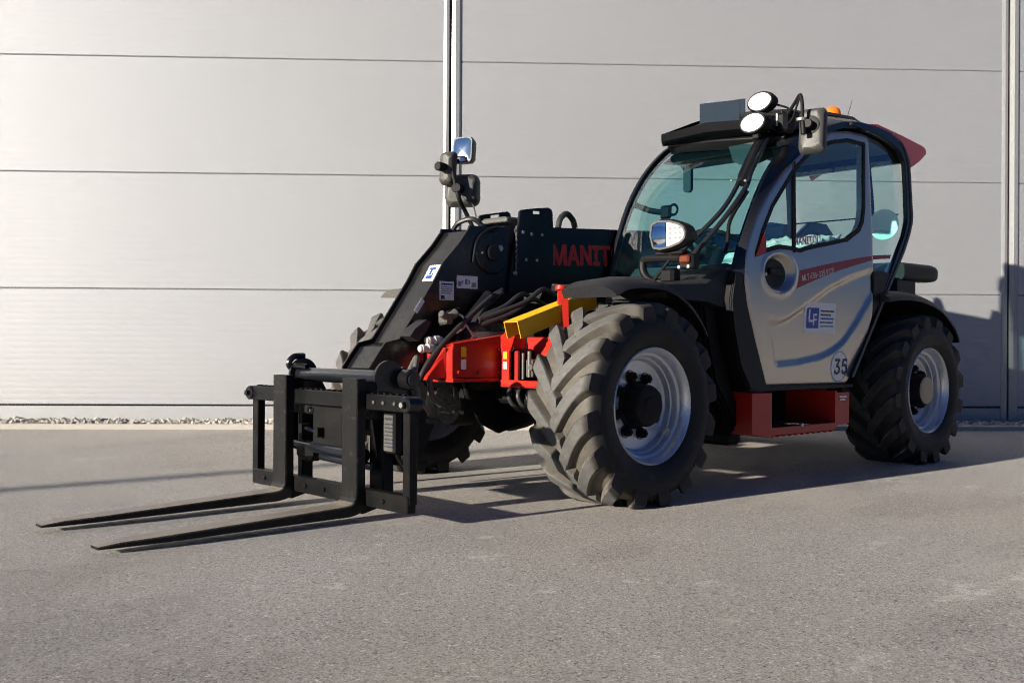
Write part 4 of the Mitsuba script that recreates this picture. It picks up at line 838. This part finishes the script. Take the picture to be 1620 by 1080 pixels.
obj('right_frame', cat([tube([(-0.80, YC0, 1.14), (-1.5, YC0, 1.17), (-2.35, YC0, 1.22)], 0.02)]), 'black_plastic', cab)
# interior
it = holder('interior', cab)
obj('dashboard', cat([hull([(-0.84, y, 1.13) for y in (YC0 + 0.05, 0.86)] + [(-0.87, y, 1.21) for y in (YC0 + 0.10, 0.80)] + [(-1.02, y, 1.19) for y in (YC0 + 0.10, 0.80)] + [(-1.05, y, 1.0) for y in (YC0 + 0.05, 0.86)]), box(-1.15, -0.95, 0.40, 0.62, 0.95, 1.16, 0.03)]), 'interior_grey', it, smooth=35)
obj('steering_wheel', cat([move(trimesh.creation.torus(0.185, 0.014, 32, 10), trimesh.transformations.rotation_matrix(-0.6, [0, 1, 0])[:3, :3], (-1.22, 0.50, 1.32)), cyl((-1.10, 0.50, 1.12), (-1.22, 0.50, 1.32), 0.035), tube([(-1.22 - 0.10, 0.5 - 0.12, 1.25), (-1.22, 0.5, 1.31), (-1.22 + 0.10, 0.5 - 0.12, 1.38)], 0.012), tube([(-1.22, 0.5, 1.31), (-1.22, 0.68, 1.32)], 0.012)]), 'rubber', it)
obj('seat', cat([hull(np.array([(x, y, z) for x, z in ((-1.50, 1.02), (-1.48, 1.12), (-1.60, 1.16), (-1.95, 1.12), (-1.95, 1.02)) for y in (0.28, 0.72)])), hull(np.array([(x, y, z) for x, z in ((-1.93, 1.10), (-2.03, 1.10), (-2.13, 1.42), (-2.06, 1.44)) for y in (0.32, 0.66)]))]), 'seat_fabric', it, smooth=35)
ff = []
fm = to_tm(hull(np.array([(x, y, z) for x, z in ((-1.40, 1.10), (-1.42, 1.26), (-1.62, 1.30), (-1.84, 1.28), (-1.93, 1.43), (-2.06, 1.45), (-2.10, 1.1)) for y in (0.22, 0.78)])).refine_to_length(0.018))
nn = meshkit.fbm(fm.vertices * 13, 2, 3) - 0.5
fm.vertices = fm.vertices + np.c_[nn, meshkit.fbm(fm.vertices * 15, 2, 5) - 0.5, meshkit.fbm(fm.vertices * 15, 2, 9) - 0.5] * 0.075
obj('seat_cover', fm, 'seat_film', it, smooth=30, label='crumpled clear plastic cover over the seat')
tx = meshkit.text_mesh('MANITOU', 0.045, 0.002, bold=True)
obj('seat_lettering', on_plane(tx, (-1.56, 0.772, 1.355), (-1, 0, 0.12), UPV), 'seat_red', it, smooth=False)
obj('seat_guard', xz_prism([(-1.58, 1.31), (-1.98, 1.36), (-1.98, 1.41), (-1.58, 1.36)], 0.745, 0.755), 'seat_film', it, smooth=False) if False else None
obj('console', cat([box(-1.9, -1.1, YC0 + 0.06, YC0 + 0.22, 0.9, 1.17, 0.03), cyl((-1.35, 0.20, 1.15), (-1.33, 0.22, 1.32), 0.022, 0.03)]), 'interior_grey', it)
obj('monitor', cat([box(-0.985, -0.955, 0.255, 0.335, 1.50, 1.58, 0.012), tube([(-0.97, 0.27, 1.54), (-0.96, 0.18, 1.56), (-0.94, 0.08, 1.60)], 0.018), lathe([(0.030, -0.008), (0.038, 0), (0.030, 0.008), (0.022, 0), (0.030, -0.008)], (-0.97, 0.35, 1.55), (1, 0, 0), 20)]), 'rubber', it)
obj('inner_mirror', cat([move(to_tm(hull(np.array([(x, y, z) for x in (-0.012, 0.012) for y, z in rrect(0.055, 0.155, 0.02)]))), None, (-1.15, 0.315, 1.75)), tube([(-1.16, 0.315, 1.80), (-1.17, 0.27, 1.84), (-1.20, 0.20, 1.86)], 0.007)]), 'interior_grey', it)
obj('radio_box', hull([(-1.24, y, z) for y, z in ((0.54, 1.93), (0.57, 1.84), (0.62, 1.81), (0.74, 1.80), (0.76, 1.93))] + [(-1.40, y, z) for y, z in ((0.54, 1.96), (0.58, 1.87), (0.74, 1.86), (0.76, 1.96))]), 'interior_grey', it, smooth=30)
obj('red_tag', hull([(-0.916, 0.9535, 1.238), (-1.014, 0.9535, 1.268), (-1.016, 0.9535, 1.335), (-1.000, 0.9535, 1.372), (-0.916, 0.940, 1.238), (-1.014, 0.940, 1.268), (-1.010, 0.940, 1.335), (-0.995, 0.940, 1.365)]), 'red_paint', it, smooth=30)
obj('document_box', box(-2.45, -2.30, 0.55, 0.80, 1.02, 1.33, 0.02), 'interior_grey', it)
obj('rear_frame', cat([tube([(-2.62, YC0 + 0.05, 1.62), (-2.64, 0.5, 1.62), (-2.62, 0.88, 1.62)], 0.005), tube([(-2.56, 0.70, 1.36), (-2.62, 0.70, 1.62), (-2.57, 0.70, 1.95)], 0.012)]), 'black_plastic', it)

# head light, indicator and their bracket
HL = [(0.704, 1.327), (0.716, 1.385), (0.758, 1.399), (0.832, 1.393), (0.889, 1.377), (0.921, 1.359), (0.935, 1.332), (0.932, 1.298), (0.898, 1.275), (0.841, 1.259), (0.772, 1.251), (0.726, 1.260)]
HL = [tuple(q) for q in np.array(sg.Polygon(HL).buffer(-0.015).buffer(0.015, quad_segs=4).exterior.coords)[:-1]]
def headlight(sgn, name):
    k = holder(name, TH)
    Y = lambda y: sgn * y
    out = HL
    pg = sg.Polygon([(a, b) for a, b in out]).buffer(0)
    def ringpts(off, x): return [(x, Y(a), b) for a, b in np.array(pg.buffer(off).exterior.coords)[:-1]]
    obj('housing', hull(ringpts(0.004, -0.346) + ringpts(0.012, -0.365) + ringpts(0.004, -0.42) + ringpts(-0.03, -0.48)), 'black_plastic', k, smooth=30)
    rg = pg.buffer(0.002).difference(pg.buffer(-0.008))
    ex = extrude(rg, 0.008)
    obj('trim_ring', ex.warp_batch(lambda v: np.c_[-0.3445 + v[:, 2], sgn * v[:, 0], v[:, 1]]), 'trim_grey', k, smooth=30)
    inn = pg.buffer(-0.0075)
    for nm, cut, mm, xx in (('reflector', sg.box(0.60, 1.2, 0.805, 1.5), 'mirror_glass', -0.3440), ('lamp_unit', sg.box(0.812, 1.2, 1.0, 1.5), 'lens_clear', -0.3440)):
        c = inn.intersection(sg.box(0.6, 1.2, 0.806, 1.5) if nm == 'reflector' else sg.box(0.812, 1.2, 1.0, 1.5))
        m = extrude(c, 0.004).refine_to_length(0.008)
        cy = 0.755 if nm == 'reflector' else 0.87
        amp = 1.7 if nm == 'reflector' else 0.3
        def w(v, cy=cy, amp=amp, xx=xx): return np.c_[xx + v[:, 2] - np.where(v[:, 2] > 0.002, 1, 0) * amp * ((v[:, 1] - 1.325) ** 2 + 0.4 * (v[:, 0] - cy) ** 2) + 0.003, sgn * v[:, 0], v[:, 1]]
        obj(nm, m.warp_batch(w), mm, k, smooth=30)
    obj('diode', cat([box(-0.338, -0.332, min(Y(a), Y(a + 0.012)), max(Y(a), Y(a + 0.012)), b, b + 0.008, 0.001) for a in (0.835, 0.868, 0.895) for b in (1.30, 1.325, 1.35)]), 'zinc', k)
    obj('clear_cover', extrude(inn, 0.002).warp_batch(lambda v: np.c_[-0.3365 + v[:, 2] + 0.16 * np.clip(0.10 ** 2 - (v[:, 0] - 0.82) ** 2 - (v[:, 1] - 1.33) ** 2, 0, 1), sgn * v[:, 0], v[:, 1]]), 'glass_pale', k, smooth=30) if False else None
    i = holder('indicator', k)
    obj('lens', box(-0.405, -0.385, min(Y(0.852), Y(0.918)), max(Y(0.852), Y(0.918)), 1.180, 1.220, 0.008), 'amber_dark', i)
    obj('body', box(-0.47, -0.404, min(Y(0.84), Y(0.928)), max(Y(0.84), Y(0.928)), 1.148, 1.228, 0.012), 'black_plastic', i)
    for y in (0.845, 0.905): obj('screw', cyl((-0.405, Y(y), 1.162), (-0.398, Y(y), 1.162), 0.009, n=12), 'lens_clear', i)
    obj('bracket', cat([tube([(-0.40, Y(0.86), 1.205), (-0.40, Y(0.72), 1.212), (-0.40, Y(0.625), 1.210), (-0.40, Y(0.605), 1.19), (-0.40, Y(0.615), 1.14), (-0.40, Y(0.66), 1.10), (-0.41, Y(0.73), 1.085), (-0.44, Y(0.76), 1.07)], 0.021), tube([(-0.38, Y(0.70), 1.10), (-0.385, Y(0.745), 1.15), (-0.39, Y(0.79), 1.20), (-0.40, Y(0.80), 1.26)], 0.008), box(-0.46, -0.38, min(Y(0.73), Y(0.82)), max(Y(0.73), Y(0.82)), 1.08, 1.16, 0.015),
                        box(-0.45, -0.385, min(Y(0.70), Y(0.88)), max(Y(0.70), Y(0.88)), 1.226, 1.248, 0.006)]), 'rubber', k)
headlight(1, 'headlight'); headlight(-1, 'headlight')

# ------------------------------------------------------------------ mirrors
def mirror(name, c, w, h, d, ax, ay, az, glass=True, r=0.03, label=None, mm='mirror_shell'):
    """housing whose back looks along ax; ay across, az up; the glass sits on the other side"""
    k = holder(name, TH)
    if label: labels[k] = {'label': label}
    c, ax, ay, az = (np.asarray(v, float) for v in (c, ax, ay, az))
    def R(w_, h_, x): return [c + ax * x + ay * a + az * b for a, b in rrect(w_, h_, min(r, 0.45 * min(w_, h_)))]
    obj('shell', hull(np.vstack([R(w, h, -d / 2), R(w + 0.004, h + 0.004, -d / 4), R(w - 0.012, h - 0.012, d * 0.25), R(w - 0.05, h - 0.05, d / 2)])), mm, k, smooth=40)
    g = np.array(R(w - 0.016, h - 0.016, -d / 2 - 0.001)); 
    gm = trimesh.Trimesh(np.vstack([g.mean(0) - ax * 0.004, g]), [[0, 1 + i, 1 + (i + 1) % len(g)] for i in range(len(g))], process=False)
    obj('glass', gm, 'mirror_glass', k, smooth=True)
    return k
X_, Y_, Z_ = np.eye(3)
k = mirror('rear_view_mirror', (-1.32, 1.043, 1.958), 0.150, 0.250, 0.06, (0.97, 0.22, 0.05), (0.22, -0.97, 0) , (-0.05, 0, 1), label='grey rectangular mirror housing at the cab front corner')
obj('joint', cat([lathe([(0.052, 0.0), (0.050, 0.006), (0.036, 0.008), (1e-4, 0.008)], (-1.292, 1.05, 1.985), (0.97, 0.22, 0.05), 24), cyl((-1.285, 1.05, 1.985), (-1.235, 1.065, 1.985), 0.026, n=16), cyl((-1.235, 1.035, 2.01), (-1.235, 1.045, 1.925), 0.016, n=12)]), 'rubber', k)
obj('clamp', cyl((-1.232, 1.03, 2.0), (-1.232, 1.03, 2.018), 0.026, n=18), 'zinc', k)
obj('arm', tube([(-1.235, 1.034, 2.0), (-1.235, 1.034, 2.08), (-1.238, 1.026, 2.132), (-1.245, 1.01, 2.148), (-1.26, 0.975, 2.12), (-1.28, 0.90, 2.05), (-1.29, 0.86, 2.01)], 0.010), 'rubber', k)
obj('arm', tube([(-1.245, 1.012, 2.140), (-1.255, 0.985, 2.09), (-1.265, 0.955, 2.035), (-1.275, 0.915, 2.005), (-1.29, 0.88, 1.99)], 0.006), 'rubber', k)
# three mirrors on the far side
k = mirror('rear_view_mirror', (-0.435, -0.90, 1.985), 0.135, 0.165, 0.095, (-0.92, -0.39, -0.06), (0.39, -0.92, 0), (-0.06, 0, 1), label='upper far-side mirror reflecting blue sky', mm='mirror_shell')
k2 = mirror('rear_view_mirror', (-0.285, -0.90, 1.862), 0.105, 0.205, 0.06, (0.95, 0.30, 0.0), (0.30, -0.95, 0), (0, 0.08, 1), label='slim far-side mirror housing in the middle')
obj('joint', cyl((-0.25, -0.89, 1.862), (-0.19, -0.88, 1.862), 0.028, n=14), 'rubber', k2)
k3 = mirror('rear_view_mirror', (-0.405, -0.90, 1.735), 0.22, 0.205, 0.09, (0.80, 0.60, 0.0), (0.60, -0.80, 0), (0, 0, 1), r=0.05, label='wide lower far-side mirror housing')
obj('joint', cyl((-0.36, -0.87, 1.735), (-0.30, -0.83, 1.735), 0.032, n=14), 'rubber', k3)
obj('arm', cat([tube([(-0.29, -0.86, 1.86), (-0.31, -0.84, 1.74), (-0.33, -0.83, 1.66), (-0.40, -0.86, 1.60), (-0.46, -0.84, 1.48), (-0.55, -0.80, 1.30), (-0.60, -0.75, 1.10)], 0.014), tube([(-0.29, -0.86, 1.86), (-0.36, -0.90, 1.91), (-0.44, -0.92, 1.95)], 0.012)]), 'rubber', k3)
obj('cable', tube([(-0.33, -0.83, 1.70), (-0.35, -0.80, 1.66), (-0.41, -0.80, 1.64), (-0.44, -0.80, 1.56)], 0.005), 'hose_grey', k3)

# ------------------------------------------------------------------ step box
sp = holder('step', TH)
labels[sp] = {'label': 'red step box below the cab door'}
obj('front_cheek', hull([(-0.885, 0.93, 0.515), (-0.885, 0.93, 0.285), (-0.885, 0.68, 0.515), (-0.885, 0.68, 0.285), (-1.04, 0.972, 0.505), (-1.04, 0.972, 0.262), (-1.06, 0.965, 0.505), (-1.06, 0.965, 0.262), (-1.06, 0.68, 0.505), (-1.06, 0.68, 0.265), (-0.875, 0.965, 0.508), (-0.875, 0.965, 0.292)]), 'red_paint', sp, smooth=30)
obj('rear_cheek', cat([hull([(x, y, z) for x, a, b in ((-1.705, 0.295, 0.490), (-1.862, 0.305, 0.488)) for z in (a, b) for y in (0.945, 0.968)]), hull([(x, y, z) for x in (-1.705, -1.720) for y in (0.60, 0.968) for z in (0.295, 0.50)])]), 'red_paint', sp, smooth=30)
obj('back', box(-1.71, -1.34, 0.62, 0.635, 0.286, 0.52, 0.003), 'black_plastic', sp, smooth=30)
obj('tread', cat([box(-1.71, -1.05, 0.55, 0.955, 0.272, 0.284, 0.003), box(-1.34, -1.06, 0.70, 0.715, 0.286, 0.335, 0.003), box(-1.71, -1.05, 0.945, 0.968, 0.272, 0.315, 0.003)] + [box(-1.70 + 0.045 * i, -1.672 + 0.045 * i, 0.70, 0.93, 0.284, 0.290, 0.002) for i in range(14)] + [hull([(-1.69 + 0.06 * i, 0.95, 0.274), (-1.65 + 0.06 * i, 0.95, 0.274), (-1.685 + 0.06 * i, 0.962, 0.262), (-1.655 + 0.06 * i, 0.962, 0.262), (-1.67 + 0.06 * i, 0.90, 0.273)]) for i in range(11)]), 'red_paint', sp, smooth=30)
obj('tank', box(-1.335, -1.065, 0.50, 0.70, 0.29, 0.53, 0.02), 'black_plastic', sp)
obj('bolt', cyl((-1.36, 0.955, 0.318), (-1.36, 0.970, 0.318), 0.011, n=10), 'zinc', sp)
obj('lettering', cat([on_plane(meshkit.text_mesh('STEP', 0.014, 0.0008, bold=True), (-1.745, 0.9686, 0.452), BK, UPV)]), 'white_sticker', sp, smooth=False) if False else None
sticker((-1.742, 0.9684, 0.438), BK, UPV, 0.10, 0.034, 'red_paint', sp, lines=[(0.1, 0.9, 0.62, 0.85, 'white_sticker'), (0.15, 0.75, 0.15, 0.35, 'white_sticker')])
obj('rear_post', box(-1.935, -1.90, 0.86, 0.90, 0.30, 0.54, 0.004), 'black_matt', sp)

# ------------------------------------------------------------------ engine cover on the far side, air intake, tail
obj('engine_cover', hull([(x, y, z) for x, z in ((-0.55, 0.55), (-0.52, 0.95), (-0.60, 1.08), (-2.20, 1.20), (-2.45, 1.12), (-2.45, 0.55)) for y in (-0.92, -0.36)] + [(-0.7, -0.84, 1.13), (-2.1, -0.84, 1.24), (-0.7, -0.42, 1.13), (-2.1, -0.42, 1.24)]), 'black_paint', TH, smooth=35)
obj('counterweight', hull([(x, y, z) for x, z in ((-3.1, 0.50), (-3.1, 1.10), (-3.45, 1.05), (-3.6, 0.90), (-3.6, 0.55)) for y in (-0.6, 0.6)]), 'black_paint', TH, smooth=35)
obj('air_intake', cat([hull(np.vstack([[(x, 0.60 + a, 1.288 + b) for a, b in rrect(0.16 - i, 0.125 - i, 0.04)] for x, i in ((-3.10, 0.0), (-3.55, 0.0), (-3.62, 0.015), (-3.655, 0.05))])), box(-3.32, -3.02, 0.54, 0.66, 1.0, 1.24, 0.02)]), 'black_plastic', TH, smooth=40)
obj('rear_hood', hull([(x, y, z) for x, z in ((-2.55, 0.6), (-2.52, 1.10), (-3.1, 1.12), (-3.2, 0.6)) for y in (0.10, 0.62)]), 'black_plastic', TH, smooth=35)

# ------------------------------------------------------------------ lamp post of the yard: its long soft shadow crosses the asphalt
lp = holder('lamp_post')
labels[lp] = {'label': 'slim grey lamp post at the edge of the yard', 'category': 'lamp post'}
LX, LY = 21.0, -2.83
obj('post', lathe([(0.11, 0), (0.11, 0.9), (0.095, 1.0), (0.075, 6.0), (1e-4, 6.0)], (LX, LY, 0), (0, 0, 1), 20), 'zinc', lp)
obj('lamp_head', hull([(LX + a, LY + b, 6.0 + c) for a in (-0.35, 0.15) for b in (-0.10, 0.10) for c in (0.0, 0.05)] + [(LX - 0.1, LY, 6.12)]), 'mirror_shell', lp)
